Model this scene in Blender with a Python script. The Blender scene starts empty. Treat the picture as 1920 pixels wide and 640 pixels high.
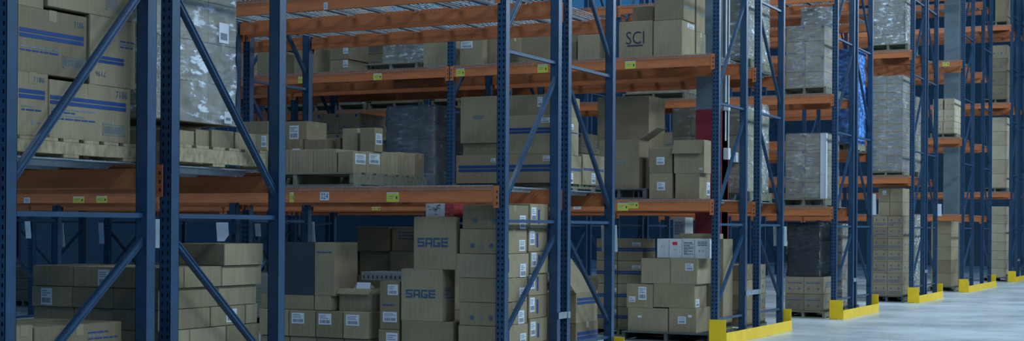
LP=720
AP=180
WS=.45
WC=(.055,.24,.56,1)
LC=(.70,.88,1)
EXPO=-0.06
ST_DATA={(1, 0, 0, 0, 0): [(1.433, -0.143, 0.048, 0.093, 'y'), (1.768, -0.125, 0.099, 0.075, '024'), (2.478, -0.142, 0.127, 0.086, 'y')], (1, 0, 1, 0, 0): [(2.479, -0.143, 0.147, 0.063, 'y'), (2.783, -0.143, 0.137, 0.067, 'y'), (1.825, -0.143, 0.08, 0.055, 'm')], (1, 0, 0, 1, 0): [(1.796, -0.143, 0.041, 0.063, 'm')], (2, 0, 0, 1, 0): [(2.438, -0.143, 0.142, 0.096, 'y'), (1.235, -0.143, 0.143, 0.108, 'y'), (0.048, -0.143, 0.128, 0.103, 'y')], (2, 0, 1, 1, 0): [(2.438, -0.143, 0.135, 0.091, 'y'), (1.218, -0.14, 0.116, 0.093, 'y')], (2, 0, 0, 0, 0): [(2.349, -0.143, 0.144, 0.096, 'y'), (2.492, -0.114, 0.135, 0.084, 'y'), (1.747, -0.125, 0.103, 0.075, 'm')], (2, 0, 1, 0, 0): [(2.426, -0.142, 0.135, 0.051, 'y')], (5, 0, 0, 2, 0): [(3.161, -0.133, 0.154, 0.103, 'y')]}
import bpy, bmesh, math, random
from mathutils import Vector, Matrix
random.seed(7)
scn=bpy.context.scene; COL=scn.collection
# ------------------------------------------------------------------ materials
def nt(name):
    m=bpy.data.materials.new(name); m.use_nodes=True
    n=m.node_tree; b=n.nodes['Principled BSDF']; return m,n,b
def lk(n,a,b): n.links.new(a,b)
def noise(n,scale,detail=3,vec=None,stretch=None,rough=.5):
    t=n.nodes.new('ShaderNodeTexNoise'); t.inputs['Scale'].default_value=scale; t.inputs['Detail'].default_value=detail; t.inputs['Roughness'].default_value=rough
    tc=n.nodes.new('ShaderNodeTexCoord'); src=tc.outputs['Object']
    if stretch:
        mp=n.nodes.new('ShaderNodeMapping'); mp.inputs['Scale'].default_value=stretch; lk(n,src,mp.inputs['Vector']); src=mp.outputs['Vector']
    lk(n,src,t.inputs['Vector']); return t
def ramp(n,src,stops):
    r=n.nodes.new('ShaderNodeValToRGB'); e=r.color_ramp.elements
    while len(e)<len(stops): e.new(.5)
    for q,(p,c) in zip(e,stops): q.position=p; q.color=(*c,1)
    lk(n,src,r.inputs['Fac']); return r
def paint(name,c,rough=.45,metal=0,wear=.12,spec=.5,scale=6,stretch=None):
    m,n,b=nt(name); t=noise(n,scale,4,stretch=stretch)
    r=ramp(n,t.outputs['Fac'],[(.3,tuple(v*(1-wear) for v in c)),(.7,tuple(min(1,v*(1+wear)) for v in c))])
    lk(n,r.outputs['Color'],b.inputs['Base Color']); b.inputs['Roughness'].default_value=rough; b.inputs['Metallic'].default_value=metal
    b.inputs['Specular IOR Level'].default_value=spec
    return m
def kraft(name,c,var=.25):
    m,n,b=nt(name)
    t=noise(n,3,3); t2=noise(n,8,3,stretch=(9,9,.5))
    oi=n.nodes.new('ShaderNodeObjectInfo')
    r=ramp(n,oi.outputs['Random'],[(0,tuple(v*(1-var) for v in c)),(.5,c),(1,(c[0]*(1+var*.5),c[1]*(1+var*.62),c[2]*(1+var*.8)))])
    r2=ramp(n,t.outputs['Fac'],[(.3,(.86,.86,.86)),(.7,(1.08,1.08,1.08))])
    r3=ramp(n,t2.outputs['Fac'],[(.3,(.88,.88,.88)),(.7,(1.06,1.06,1.06))])
    a=n.nodes.new('ShaderNodeMix'); a.data_type='RGBA'; a.blend_type='MULTIPLY'; a.inputs[0].default_value=1
    lk(n,r.outputs['Color'],a.inputs[6]); lk(n,r2.outputs['Color'],a.inputs[7])
    a2=n.nodes.new('ShaderNodeMix'); a2.data_type='RGBA'; a2.blend_type='MULTIPLY'; a2.inputs[0].default_value=1
    lk(n,a.outputs[2],a2.inputs[6]); lk(n,r3.outputs['Color'],a2.inputs[7])
    lk(n,a2.outputs[2],b.inputs['Base Color']); b.inputs['Roughness'].default_value=.8; b.inputs['Specular IOR Level'].default_value=.2
    return m
def film(name,tint,opac,crease_glint=(.55,.62,.7),gloss=.07):
    m,n,b=nt(name)
    out=n.nodes['Material Output']
    tr=n.nodes.new('ShaderNodeBsdfTransparent'); tr.inputs['Color'].default_value=(*tint,1)
    gl=n.nodes.new('ShaderNodeBsdfGlossy'); gl.inputs['Roughness'].default_value=.14; gl.inputs['Color'].default_value=(.9,.95,1,1)
    df=n.nodes.new('ShaderNodeBsdfDiffuse'); df.inputs['Color'].default_value=(*crease_glint,1)
    t=noise(n,7,6,stretch=(1,1,2.6),rough=.62); t2=noise(n,2.2,3)
    bp=n.nodes.new('ShaderNodeBump'); bp.inputs['Strength'].default_value=.8; bp.inputs['Distance'].default_value=.05
    lk(n,t.outputs['Fac'],bp.inputs['Height']); lk(n,bp.outputs['Normal'],gl.inputs['Normal'])
    m1=n.nodes.new('ShaderNodeMixShader'); m2=n.nodes.new('ShaderNodeMixShader')
    r=ramp(n,t.outputs['Fac'],[(.42,(opac*.3,)*3),(.57,(opac,)*3),(.63,(min(1,opac*4),)*3)])
    mm=n.nodes.new('ShaderNodeMath'); mm.operation='MULTIPLY'; lk(n,r.outputs['Color'],mm.inputs[0])
    r2=ramp(n,t2.outputs['Fac'],[(.35,(.55,)*3),(.6,(1.25,)*3)]); lk(n,r2.outputs['Color'],mm.inputs[1])
    tl=noise(n,5,7,stretch=(1,1,3.2),rough=.68)      # fine stretched creases of the film, highlights painted in as diffuse threads
    rl=ramp(n,tl.outputs['Fac'],[(.488,(0,)*3),(.5,(.8,)*3),(.512,(0,)*3)])
    tk=noise(n,1.7,2); rk=ramp(n,tk.outputs['Fac'],[(.46,(.08,)*3),(.62,(1,)*3)])
    ml=n.nodes.new('ShaderNodeMath'); ml.operation='MULTIPLY'; lk(n,rl.outputs['Color'],ml.inputs[0]); lk(n,rk.outputs['Color'],ml.inputs[1])
    ma=n.nodes.new('ShaderNodeMath'); ma.operation='ADD'; ma.use_clamp=True; lk(n,mm.outputs[0],ma.inputs[0]); lk(n,ml.outputs[0],ma.inputs[1])
    lk(n,ma.outputs[0],m1.inputs['Fac']); lk(n,tr.outputs[0],m1.inputs[1]); lk(n,df.outputs[0],m1.inputs[2])
    m2.inputs['Fac'].default_value=gloss; lk(n,m1.outputs[0],m2.inputs[1]); lk(n,gl.outputs[0],m2.inputs[2])
    lk(n,m2.outputs[0],out.inputs['Surface']); return m
M={}
M['blue']=paint('blue_rack_paint',(.0145,.050,.106),.4,.0,.16,.5,9)
M['hole']=paint('dark_slot',(.006,.015,.035),.8)
M['orange']=paint('orange_beam_paint',(.47,.145,.048),.5,0,.16,.4,5,(.6,3,3))
M['bolt']=paint('steel_bolt',(.18,.2,.22),.4,.6)
M['yellow']=paint('yellow_guard_paint',(.80,.52,.012),.45,0,.08,.4)
M['galv']=paint('galvanised_steel',(.25,.29,.32),.42,.35,.18,.5,14)
M['kraft']=kraft('kraft_board',(.275,.222,.135))
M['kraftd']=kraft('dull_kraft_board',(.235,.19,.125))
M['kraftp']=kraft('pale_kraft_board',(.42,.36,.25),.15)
M['whitebox']=kraft('white_board',(.55,.57,.58),.1)
M['redbox']=paint('red_printed_board',(.42,.05,.05),.6,0,.4,.3,60)
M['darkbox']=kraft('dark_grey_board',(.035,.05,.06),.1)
M['seam']=paint('carton_seam_gap',(.10,.075,.045),.9)
M['tape']=paint('parcel_tape',(.27,.215,.125),.3,0,.1)
M['label']=paint('label_paper',(.54,.58,.63),.6,0,.05,.3)
M['ink']=paint('blue_ink',(.022,.060,.19),.7,0,.1,.2)
M['inkb']=paint('faded_blue_ink',(.07,.10,.17),.7,0,.1,.2)
M['inks']=paint('worn_blue_ink',(.045,.085,.16),.7,0,.15,.2,20)
M['inkd']=paint('dark_ink',(.035,.045,.075),.7,0,.2,.2)
M['inkg']=paint('grey_ink',(.16,.19,.22),.7,0,.2,.2)
M['inkr']=paint('red_ink',(.5,.04,.04),.7,0,.2,.2)
M['ysticker']=paint('yellow_sticker',(.50,.50,.07),.5,0,.08,.3)
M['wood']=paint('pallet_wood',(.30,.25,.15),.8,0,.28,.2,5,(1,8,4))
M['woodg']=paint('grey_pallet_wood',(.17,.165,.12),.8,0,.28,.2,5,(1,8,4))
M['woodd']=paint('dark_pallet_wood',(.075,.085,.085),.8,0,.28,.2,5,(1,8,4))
M['film']=film('clear_stretch_film',(.93,.95,.97),.07,(.75,.8,.85))
M['filmw']=film('milky_stretch_film',(.88,.92,.95),.24,(.7,.76,.82))
M['filmb']=film('blue_stretch_film',(.25,.45,.8),.62,(.12,.33,.85))
M['filmg']=film('smoky_stretch_film',(.4,.42,.46),.22,(.12,.14,.17),.1)
M['filmd']=film('black_stretch_film',(.10,.11,.13),.8,(.010,.015,.020),.05)
M['column']=paint('grey_column_paint',(.13,.18,.21),.5,0,.1)
M['redpaint']=paint('red_column_paint',(.22,.02,.035),.5,0,.12)
M['plastic']=paint('white_plastic',(.6,.64,.68),.4,0,.04)
M['sheet']=paint('white_paper_sheet',(.72,.76,.8),.6,0,.03)
def concrete():
    m,n,b=nt('polished_concrete')
    t=noise(n,.55,6,rough=.6); t2=noise(n,5,4)
    r=ramp(n,t.outputs['Fac'],[(.3,(.36,.40,.42)),(.55,(.50,.54,.565)),(.75,(.60,.64,.66))])
    r2=ramp(n,t2.outputs['Fac'],[(.3,(.93,.93,.93)),(.7,(1.05,1.05,1.05))])
    a=n.nodes.new('ShaderNodeMix'); a.data_type='RGBA'; a.blend_type='MULTIPLY'; a.inputs[0].default_value=1
    lk(n,r.outputs['Color'],a.inputs[6]); lk(n,r2.outputs['Color'],a.inputs[7]); lk(n,a.outputs[2],b.inputs['Base Color'])
    b.inputs['Roughness'].default_value=.3
    rr=ramp(n,t.outputs['Fac'],[(.3,(.2,)*3),(.7,(.4,)*3)]); lk(n,rr.outputs['Color'],b.inputs['Roughness'])
    return m
M['floor']=concrete()
M['wall']=paint('dark_cladding',(.05,.10,.14),.7,0,.1)
# ------------------------------------------------------------------ mesh helpers
class MB:
    def __init__(s): s.v=[];s.f=[];s.mi=[];s.mats=[]
    def m(s,mat):
        mat=M[mat] if isinstance(mat,str) else mat
        if mat not in s.mats: s.mats.append(mat)
        return s.mats.index(mat)
    def quad(s,pts,mat):
        b=len(s.v); s.v+=[tuple(p) for p in pts]; s.f.append(tuple(range(b,b+len(pts)))); s.mi.append(s.m(mat))
    def box(s,x,y,z,mat,skip=''):
        b=len(s.v); s.v+=[(i,j,k) for k in z for j in y for i in x]
        k=s.m(mat)
        for f in ((0,2,3,1),(4,5,7,6),(0,1,5,4),(2,6,7,3),(0,4,6,2),(1,3,7,5)):
            s.f.append(tuple(b+q for q in f)); s.mi.append(k)
    def obox(s,p,q,w,h,mat,up=(0,0,1)):   # bar from p to q, w across, h along up-ish
        p=Vector(p);q=Vector(q);d=(q-p).normalized();a=d.cross(Vector(up)).normalized()*w/2;c=a.cross(d).normalized()*h/2
        b=len(s.v)
        for e in (p,q):
            for i,j in ((-1,-1),(1,-1),(1,1),(-1,1)): s.v.append(tuple(e+a*i+c*j))
        k=s.m(mat)
        for f in ((3,2,1,0),(4,5,6,7),(0,1,5,4),(1,2,6,5),(2,3,7,6),(3,0,4,7)):
            s.f.append(tuple(b+t for t in f)); s.mi.append(k)
    def tube(s,pts,r,mat,n=10):
        k=s.m(mat); rings=[]
        for i,p in enumerate(pts):
            p=Vector(p); d=(Vector(pts[min(i+1,len(pts)-1)])-Vector(pts[max(i-1,0)])).normalized()
            a=d.cross(Vector((0,1,0)) if abs(d.y)<.9 else Vector((1,0,0))).normalized(); c=d.cross(a)
            b=len(s.v); rings.append(b)
            for j in range(n): t=2*math.pi*j/n; s.v.append(tuple(p+(a*math.cos(t)+c*math.sin(t))*r))
        for b0,b1 in zip(rings,rings[1:]):
            for j in range(n): s.f.append((b0+j,b0+(j+1)%n,b1+(j+1)%n,b1+j)); s.mi.append(k)
        for b0,rv in ((rings[0],1),(rings[-1],0)):
            f=[b0+j for j in range(n)]
            s.f.append(tuple(reversed(f)) if rv else tuple(f)); s.mi.append(k)
    def mesh(s,name):
        me=bpy.data.meshes.new(name); me.from_pydata(s.v,[],s.f)
        for m in s.mats: me.materials.append(m)
        me.polygons.foreach_set('material_index',s.mi); me.update(); return me
    def build(s,name,parent=None,loc=(0,0,0),bevel=0,solid=0):
        return obj(name,s.mesh(name),parent,loc,bevel,solid)
def obj(name,me,parent=None,loc=(0,0,0),bevel=0,solid=0):
    o=bpy.data.objects.new(name,me); COL.objects.link(o); o.location=loc
    if parent: o.parent=parent
    if solid:
        q=o.modifiers.new('t','SOLIDIFY'); q.thickness=solid; q.offset=-1
    if bevel:
        q=o.modifiers.new('b','BEVEL'); q.width=bevel; q.segments=2; q.limit_method='ANGLE'; q.angle_limit=math.radians(50)
    return o
def thing(name,label,cat,loc=(0,0,0),group=None):
    o=bpy.data.objects.new(name,None); COL.objects.link(o); o.location=loc; o.empty_display_size=.1
    return tag(o,label,cat,group)
def tag(o,label,cat,group=None):
    o['label']=label;o['category']=cat
    if group: o['group']=group
    return o
def copy_tree(o,parent=None):
    c=o.copy(); COL.objects.link(c); c.parent=parent
    for ch in o.children: copy_tree(ch,c)
    return c
_tc={}
def text_tris(s):
    if s in _tc: return _tc[s]
    cu=bpy.data.curves.new('t','FONT'); cu.body=s; cu.size=1; cu.resolution_u=3
    if s=='SAGE': cu.offset=.035
    o=bpy.data.objects.new('t',cu); COL.objects.link(o)
    dg=bpy.context.evaluated_depsgraph_get(); me=o.evaluated_get(dg).to_mesh()
    vs=[tuple(v.co) for v in me.vertices]; fs=[tuple(p.vertices) for p in me.polygons]
    x0=min(v[0] for v in vs);x1=max(v[0] for v in vs);y0=min(v[1] for v in vs);y1=max(v[1] for v in vs)
    vs=[((v[0]-x0)/(x1-x0),(v[1]-y0)/(y1-y0)) for v in vs]
    o.evaluated_get(dg).to_mesh_clear(); bpy.data.objects.remove(o); bpy.data.curves.remove(cu)
    _tc[s]=(vs,fs); return _tc[s]
# a face frame maps (u,v,out) on the front (-Y) or right (+X) face of a box of size w,d,h with its origin at the front left bottom corner
def face(f,w,d):
    if f=='F': return lambda u,v,o:(u,-o,v)
    return lambda u,v,o:(w+o,u,v)
def rect(mb,fm,u0,u1,v0,v1,o,mat):
    mb.quad([fm(u0,v0,o),fm(u1,v0,o),fm(u1,v1,o),fm(u0,v1,o)],mat)
def slab(mb,fm,u0,u1,v0,v1,o,mat):
    rect(mb,fm,u0,u1,v0,v1,o,mat)
    c=[(u0,v0),(u1,v0),(u1,v1),(u0,v1)]
    for (a,b),(c_,d_) in zip(c,c[1:]+c[:1]): mb.quad([fm(a,b,0),fm(c_,d_,0),fm(c_,d_,o),fm(a,b,o)],mat)
def text(mb,fm,u0,u1,v0,v1,s,o,mat,inv=False):
    vs,fs=text_tris(s); b=len(mb.v)
    for x,y in vs:
        if inv: x,y=1-x,1-y
        mb.v.append(fm(u0+x*(u1-u0),v0+y*(v1-v0),o))
    k=mb.m(mat)
    for f in fs: mb.f.append(tuple(b+i for i in f)); mb.mi.append(k)
def sage(mb,fm,u0,u1,v0,v1,o):
    # wide squared capitals S A G E, each crossed by one thin gap
    W=(u1-u0)/4; H=v1-v0; t=.21
    L=[[(0,1,0,t),(0,1,.4,.6),(0,1,1-t,1),(0,.24,.6,1-t),(.76,1,t,.4)],
       [(0,1,1-t,1),(0,.24,0,1-t),(.76,1,0,1-t),(.24,.76,.3,.48)],
       [(0,1,0,t),(0,1,1-t,1),(0,.24,t,1-t),(.76,1,t,.52),(.5,.76,.36,.52)],
       [(0,1,0,t),(.24,1,.4,.6),(0,1,1-t,1),(0,.24,t,1-t)]]
    for i,l in enumerate(L):
        a=u0+W*i; w=W*.88
        for p,q,r_,s_ in l: rect(mb,fm,a+w*p,a+w*q,v0+H*r_,v0+H*s_,o,'inks')
def prints(mb,st,w,d,h,rnd):
    O=.0015
    for s in st:
        f,t=s[0],s[1]; fm=face(f,w,d); W=w if f=='F' else d
        if t=='streak':
            for q in range(3):
                u=rnd.uniform(.1,.85)*W; rect(mb,fm,u,u+.004,.01,h-.01,O,'kraftd')
            continue
        if t=='speck':
            for q in range(14):
                u=rnd.uniform(.05,.8)*W; v=rnd.uniform(.05,.85)*h; rect(mb,fm,u,u+.12*W,v,v+.07*h,O,'inkg')
            continue
        if t=='ticks':
            for q in range(9):
                u=(q+.6)/10*W; rect(mb,fm,u,u+.012,.02,h*.6,O,'inkd')
            continue
        if t=='tape':
            rect(mb,fm,W*.47,W*.53,.01,h-.01,O,'tape'); continue
        u0,u1,v0,v1=s[2:6]
        if u1<u0:u0,u1=u1,u0
        if v1<v0:v0,v1=v1,v0
        u0=max(.003,u0);u1=min(W-.003,u1)
        if t=='label' or u1<=u0: continue
        if t=='text' and s[6]=='SAGE': sage(mb,fm,u0,u1,v0,v1,O)
        elif t in('text','textinv'): text(mb,fm,u0,u1,v0,v1,s[6],O,'inkd' if s[6]=='SCI' else 'inks',t=='textinv')
        elif t=='stripe2':
            m=(v1-v0)
            if m<.03: v0=v1-.045;m=.045
            rect(mb,fm,u0,u1,v0,v0+m*.43,O,'ink'); rect(mb,fm,u0,u1,v0+m*.56,v1,O,'ink')
        elif t=='stripe1':
            m=v1-v0; rect(mb,fm,u0,u1,v0,v0+m*.42,O,'ink'); rect(mb,fm,u0,u1,v0+m*.56,v1,O,'ink')
        elif t=='line' : rect(mb,fm,u0,u1,v0,v1,O,'inkd')
        elif t=='band' : rect(mb,fm,u0,u1,v0,v1,O,'inkg')
        elif t=='paper': slab(mb,fm,u0,u1,v0,v1,O*1.2,'label')
        elif t=='redmark': rect(mb,fm,u0,u1,v0,v1,O,'inkr')
        elif t=='vbar': rect(mb,fm,u0,u1,v0,v1,O,'ink')
        elif t=='lines':
            n=max(2,int((v1-v0)/.016)); hh=(v1-v0)/n
            for q in range(n):
                a=u0
                while a<u1-.01:
                    L=rnd.uniform(.02,.07); e=min(u1,a+L); rect(mb,fm,a,e,v0+hh*q+hh*.25,v0+hh*q+hh*.75,O,'inkg' if q%2 else 'ink'); a=e+.008
                    if rnd.random()<.05: break
        elif t=='barcode':
            a=u0
            rect(mb,fm,u0,u1,v0,v0+.004,O,'inkg');rect(mb,fm,u0,u1,v1-.004,v1,O,'inkg');rect(mb,fm,u0,u0+.004,v0,v1,O,'inkg');rect(mb,fm,u1-.004,u1,v0,v1,O,'inkg')
            a=u0+.012
            while a<u1-.014:
                L=rnd.uniform(.002,.007); rect(mb,fm,a,a+L,v0+.012,v1-.012,O,'inkg'); a+=L+rnd.uniform(.003,.005)
        elif t in('mark','symbols'):
            n=3 if u1-u0>.12 else 2; cw=(u1-u0)/n; r=min(cw*.24,(v1-v0)*.4); vc=(v0+v1)/2
            for q in range(n):
                uc=u0+cw*(q+.5); k=[ (uc+r*math.cos(i*math.pi/4),vc+r*math.sin(i*math.pi/4)) for i in range(8)]
                if q%2==0: mb.quad([fm(a,b,O) for a,b in k],'inkb' if t=='symbols' else 'inkg')
                else:
                    rect(mb,fm,uc-r,uc+r,vc-.2*r,vc+.2*r,O,'inkg'); rect(mb,fm,uc-r*.5,uc+r*.5,vc-.8*r,vc-.5*r,O,'inkg')
def add_labels(root,st,w,d,rnd):
    for s in st:
        if s[1]!='label': continue
        fm=face(s[0],w,d); u0,u1,v0,v1=s[2:6]
        if u1<u0:u0,u1=u1,u0
        if v1<v0:v0,v1=v1,v0
        WW=w if s[0]=='F' else d; u1=min(u1,WW-.004)
        mb=MB(); slab(mb,fm,u0,u1,v0,v1,.0018,'label'); W=u1-u0;H=v1-v0
        for q in range(3):
            a=v1-H*(.14+.13*q); rect(mb,fm,u0+W*.1,u0+W*rnd.uniform(.5,.9),a-H*.05,a,.0024,'inkg')
        a=u0+W*.12
        while a<u1-W*.12:
            L=W*rnd.uniform(.02,.06); rect(mb,fm,a,a+L,v0+H*.12,v0+H*.42,.0024,'inkd'); a+=L+W*.04
        mb.build('shipping_label',root)
def carton_mesh(w,d,h,st,mat,rnd,top=True):
    bm=bmesh.new(); bmesh.ops.create_cube(bm,size=1)
    b=min(.005,w*.03)
    bmesh.ops.bevel(bm,geom=bm.edges[:],offset=b/max(w,d,h),segments=1,affect='EDGES')
    mb=MB(); k=mb.m(mat)
    for v in bm.verts:
        mb.v.append(((v.co.x+.5)*w,(v.co.y+.5)*d,(v.co.z+.5)*h))
    for f in bm.faces: mb.f.append(tuple(v.index for v in f.verts)); mb.mi.append(k)
    bm.free()
    return mb
def body_with_prints(w,d,h,st,mat,rnd):
    mb=carton_mesh(w,d,h,st,mat,rnd)
    # centre seam of the flaps on top and the closing edge lines under the top edge
    mb.box((.01,w-.01),(d*.5-.0015,d*.5+.0015),(h-.001,h+.0006),'seam')
    prints(mb,st,w,d,h,rnd); return mb
def open_box(w,d,h,st,mat,rnd):
    mb=MB(); t=.005
    mb.box((0,w),(0,t),(0,h),mat); mb.box((0,w),(d-t,d),(0,h),mat); mb.box((0,t),(t,d-t),(0,h),mat); mb.box((w-t,w),(t,d-t),(0,h),mat); mb.box((t,w-t),(t,d-t),(0,t),mat)
    prints(mb,st,w,d,h,rnd); return mb
def carton(kind,x,y,z,label,cat,grp,st,idx):
    rnd=random.Random(idx); w,d,h=x[1]-x[0],y[1]-y[0],z[1]-z[0]
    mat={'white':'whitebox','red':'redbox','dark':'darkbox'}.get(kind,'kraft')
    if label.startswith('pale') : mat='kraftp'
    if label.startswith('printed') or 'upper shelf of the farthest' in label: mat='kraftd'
    root=thing({'white':'white_carton','red':'red_carton','dark':'dark_carton','opencrumple':'open_carton','openflap':'open_carton','openlid':'open_carton','openflapside':'open_carton'}.get(kind,'carton'),label,cat,(x[0],y[0],z[0]),grp or None)
    if 'open' in kind:
        open_box(w,d,h,st,mat,rnd).build('body',root)
        fl=MB()
        if kind=='openlid':      # flap folded down over the front, side flap up, back flap up
            fl.quad([(-.012,-.06,h-.165),(w-.02,-.06,h-.165),(w,-.004,h+.001),(0,-.004,h+.001)],mat)
            fl.build('front_flap',root,solid=.004)
            f3=MB(); f3.quad([(0,d*.45,h+.004),(w,d*.45,h+.004),(w,d,h),(0,d,h)],mat); f3.build('back_flap',root,solid=.004)
        elif kind=='openflap':   # right flap standing out sideways, half raised
            fl.quad([(w,0,h),(w,d,h),(w+.24,d-.02,h+.15),(w+.24,.02,h+.15)],mat); fl.build('side_flap',root,solid=.004)
            f3=MB(); f3.quad([(0,0,h-.001),(w,0,h-.001),(w,d*.5,h+.012),(0,d*.5,h+.012)],mat); f3.build('front_flap',root,solid=.004)
            f4=MB(); f4.quad([(0,d*.52,h+.012),(w,d*.52,h+.012),(w,d,h),(0,d,h)],mat); f4.build('back_flap',root,solid=.004)
        elif kind=='openflapside':
            fl.quad([(w,-.02,h),(w,d*.8,h),(w-.17,d*.5,h+.33),(w-.17,-.12,h+.33)],mat); fl.build('side_flap',root,solid=.004)
            f3=MB(); f3.quad([(0,d,h),(w,d,h),(w,d+.06,h+.12),(0,d+.06,h+.12)],mat); f3.build('back_flap',root,solid=.004)
        else:
            for nm_,q in (('front_flap',[(0,0,h),(w,0,h),(w,-.05,h-.05),(0,-.05,h-.05)]),('side_flap',[(0,0,h),(0,d,h),(-.05,d,h+.03),(-.05,0,h+.03)])):
                f3=MB(); f3.quad(q,mat); f3.build(nm_,root,solid=.004)
            cr=MB(); n=9
            for i in range(n):
                for j in range(n):
                    cr.v.append((.02+(w*.55)*i/(n-1),.02+(d-.04)*j/(n-1),h*.82+rnd.uniform(-.02,.05)+.04*math.sin(i*1.7)*math.cos(j*1.3)))
            k=cr.m('kraftp')
            for i in range(n-1):
                for j in range(n-1): cr.f.append((i*n+j,(i+1)*n+j,(i+1)*n+j+1,i*n+j+1)); cr.mi.append(k)
            cr.build('kraft_paper',root,solid=.001)
            ws=MB(); ws.quad([(w*.5,.0,h-.03),(w*.92,-.0,h-.03),(w*.92,.03,h+.06),(w*.5,.03,h+.06)],'label'); ws.build('paper_sheet',root,solid=.001)
    else:
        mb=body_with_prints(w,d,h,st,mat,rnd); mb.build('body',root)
        if y[0]<20 and kind=='carton' and h>.15 and w>.1:
            tp=MB(); tw=.03; c=d/2
            tp.box((.0,w),(c-tw,c+tw),(h,h+.0012),'tape'); tp.box((w,w+.0012),(c-tw,c+tw),(h-.06,h+.0012),'tape')
            tp.build('packing_tape',root)
    add_labels(root,st,w,d,rnd)
    return root
def pallet(x,y,z,label,cat,grp,idx):
    w,d,h=x[1]-x[0],y[1]-y[0],z[1]-z[0]
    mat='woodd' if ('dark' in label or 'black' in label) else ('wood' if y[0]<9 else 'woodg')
    root=thing('pallet',label,cat,(x[0],y[0],z[0]),grp)
    t=.018; n=7; bw=d/n*.78; st=(d-bw)/(n-1)
    mb=MB()
    for i in range(n): mb.box((0,w),(i*st,i*st+bw),(h-t,h),mat)
    mb.build('top_deck',root,bevel=.002)
    for i in (0,3,6):
        mb=MB(); mb.box((0,w),(i*st,i*st+bw),(0,t),mat); mb.build('bottom_board',root,bevel=.002)
    for k in range(3):
        xx=[0,w/2-.02,w-.04][k]; mb=MB(); mb.box((xx,xx+.04),(.003,d-.003),(t+.0005,h-t-.0005),mat); mb.build('stringer',root,bevel=.002)
def film_mesh(w,d,h,mat,seed):
    rnd=random.Random(seed); mb=MB(); k=mb.m(mat); r=.035; off=.012
    def outline():
        pts=[]
        for cx,cy,a0 in ((w-r,r,-90),(w-r,d-r,0),(r,d-r,90),(r,r,180)):
            for j in range(4):
                a=math.radians(a0+30*j); pts.append((cx+(r+off)*math.cos(a),cy+(r+off)*math.sin(a),math.cos(a),math.sin(a)))
        out=[]
        for i in range(len(pts)):
            p=pts[i];q=pts[(i+1)%len(pts)]; L=math.hypot(q[0]-p[0],q[1]-p[1]); n=max(1,int(L/.08))
            for j in range(n): t=j/n; out.append(tuple(p[e]*(1-t)+q[e]*t for e in range(4)))
        return out
    o=outline(); N=len(o); nz=max(6,int(h/.06)); ph=[rnd.uniform(0,6.28) for _ in range(4)]
    for iz in range(nz+1):
        z=(h+.012)*iz/nz
        for i,(x,y,nx,ny) in enumerate(o):
            dd=.005*math.sin(z*19+ph[0]+x*5)+.004*math.sin(z*41+y*9+ph[1])+rnd.uniform(-.004,.004)
            mb.v.append((x+nx*dd,y+ny*dd,z))
    for iz in range(nz):
        for i in range(N): mb.f.append((iz*N+i,iz*N+(i+1)%N,(iz+1)*N+(i+1)%N,(iz+1)*N+i)); mb.mi.append(k)
    mb.f.append(tuple(nz*N+i for i in range(N))); mb.mi.append(k)
    me=mb.mesh('stretch_film'); me.polygons.foreach_set('use_smooth',[True]*len(me.polygons)); return me
def load(kind,x,y,z,label,cat,grp,st,idx):
    nx,ny,nz,style=st; w,d,h=x[1]-x[0],y[1]-y[0],z[1]-z[0]
    root=thing('wrapped_pallet_load' if kind!='cartonload' else 'carton_pallet_load',label,cat,(x[0],y[0],z[0]),grp or None)
    a,b,c=w/nx,d/ny,h/nz; g=.004; rnd=random.Random(idx)
    s=[]
    if style=='logo': s=[('F','vbar',a*.84,a*.96,c*.80,c*.93),('F','band',a*.88,a*.95,c*.3,c*.5),('F','lines',a*.1,a*.5,c*.2,c*.36),('R','lines',b*.1,b*.6,c*.3,c*.5)]
    if style=='dense': s=[('F','band',a*.5,a*.9,c*.4,c*.75),('F','band',a*.1,a*.4,c*.2,c*.35),('F','lines',a*.06,a*.4,c*.45,c*.7),('R','lines',b*.1,b*.9,c*.2,c*.7)]
    if style=='plain' and kind=='cartonload': s=[('F','lines',a*.1,a*.6,c*.2,c*.35)]
    mat='kraft' if style=='plain' and kind!='wrappedgrey' else 'kraftd'
    me=body_with_prints(a-g,b-g,c-g,s,mat,rnd).mesh('carton')
    for k in range(nz):
        for j in range(ny):
            for i in range(nx):
                if 0<i<nx-1 and 0<j<ny-1 and k<nz-1: continue
                jx,jy=rnd.uniform(-.003,.003),rnd.uniform(-.003,.003)
                obj('carton',me,root,(i*a+g/2+jx,j*b+g/2+jy,k*c+g/2*0))
    if kind!='cartonload':
        fm_={'wrapped':'film','wrappeddark':'filmd','wrappedblue':'filmb','wrappedwhite':'filmw','wrappedgrey':'filmg'}[kind]
        if 'silvery' in label or 'shiny' in label: fm_='filmw'
        obj('stretch_film',film_mesh(w,d,h,fm_,idx),root)
        if 'shiny' in label:
            for u0,u1,v0,v1 in ((.67,.77,.53,.66),(.73,.81,.012,.09)):
                mb=MB(); fm=face('R',w+.016,d); slab(mb,fm,u0,u1,v0,v1,.002,'label'); rect(mb,fm,u0+.015,u1-.015,v0+.02,v0+(v1-v0)*.5,.0026,'inkg'); mb.build('shipping_label',root)
        if 'corner strips' in label:
            for xx in (w-.02,):
                mb=MB(); mb.box((xx-.05,xx+.04),(-.016,-.012),(0,h),'label'); mb.box((xx+.036,xx+.04),(-.012,.06),(0,h),'label'); mb.build('corner_strip',root)
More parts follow.
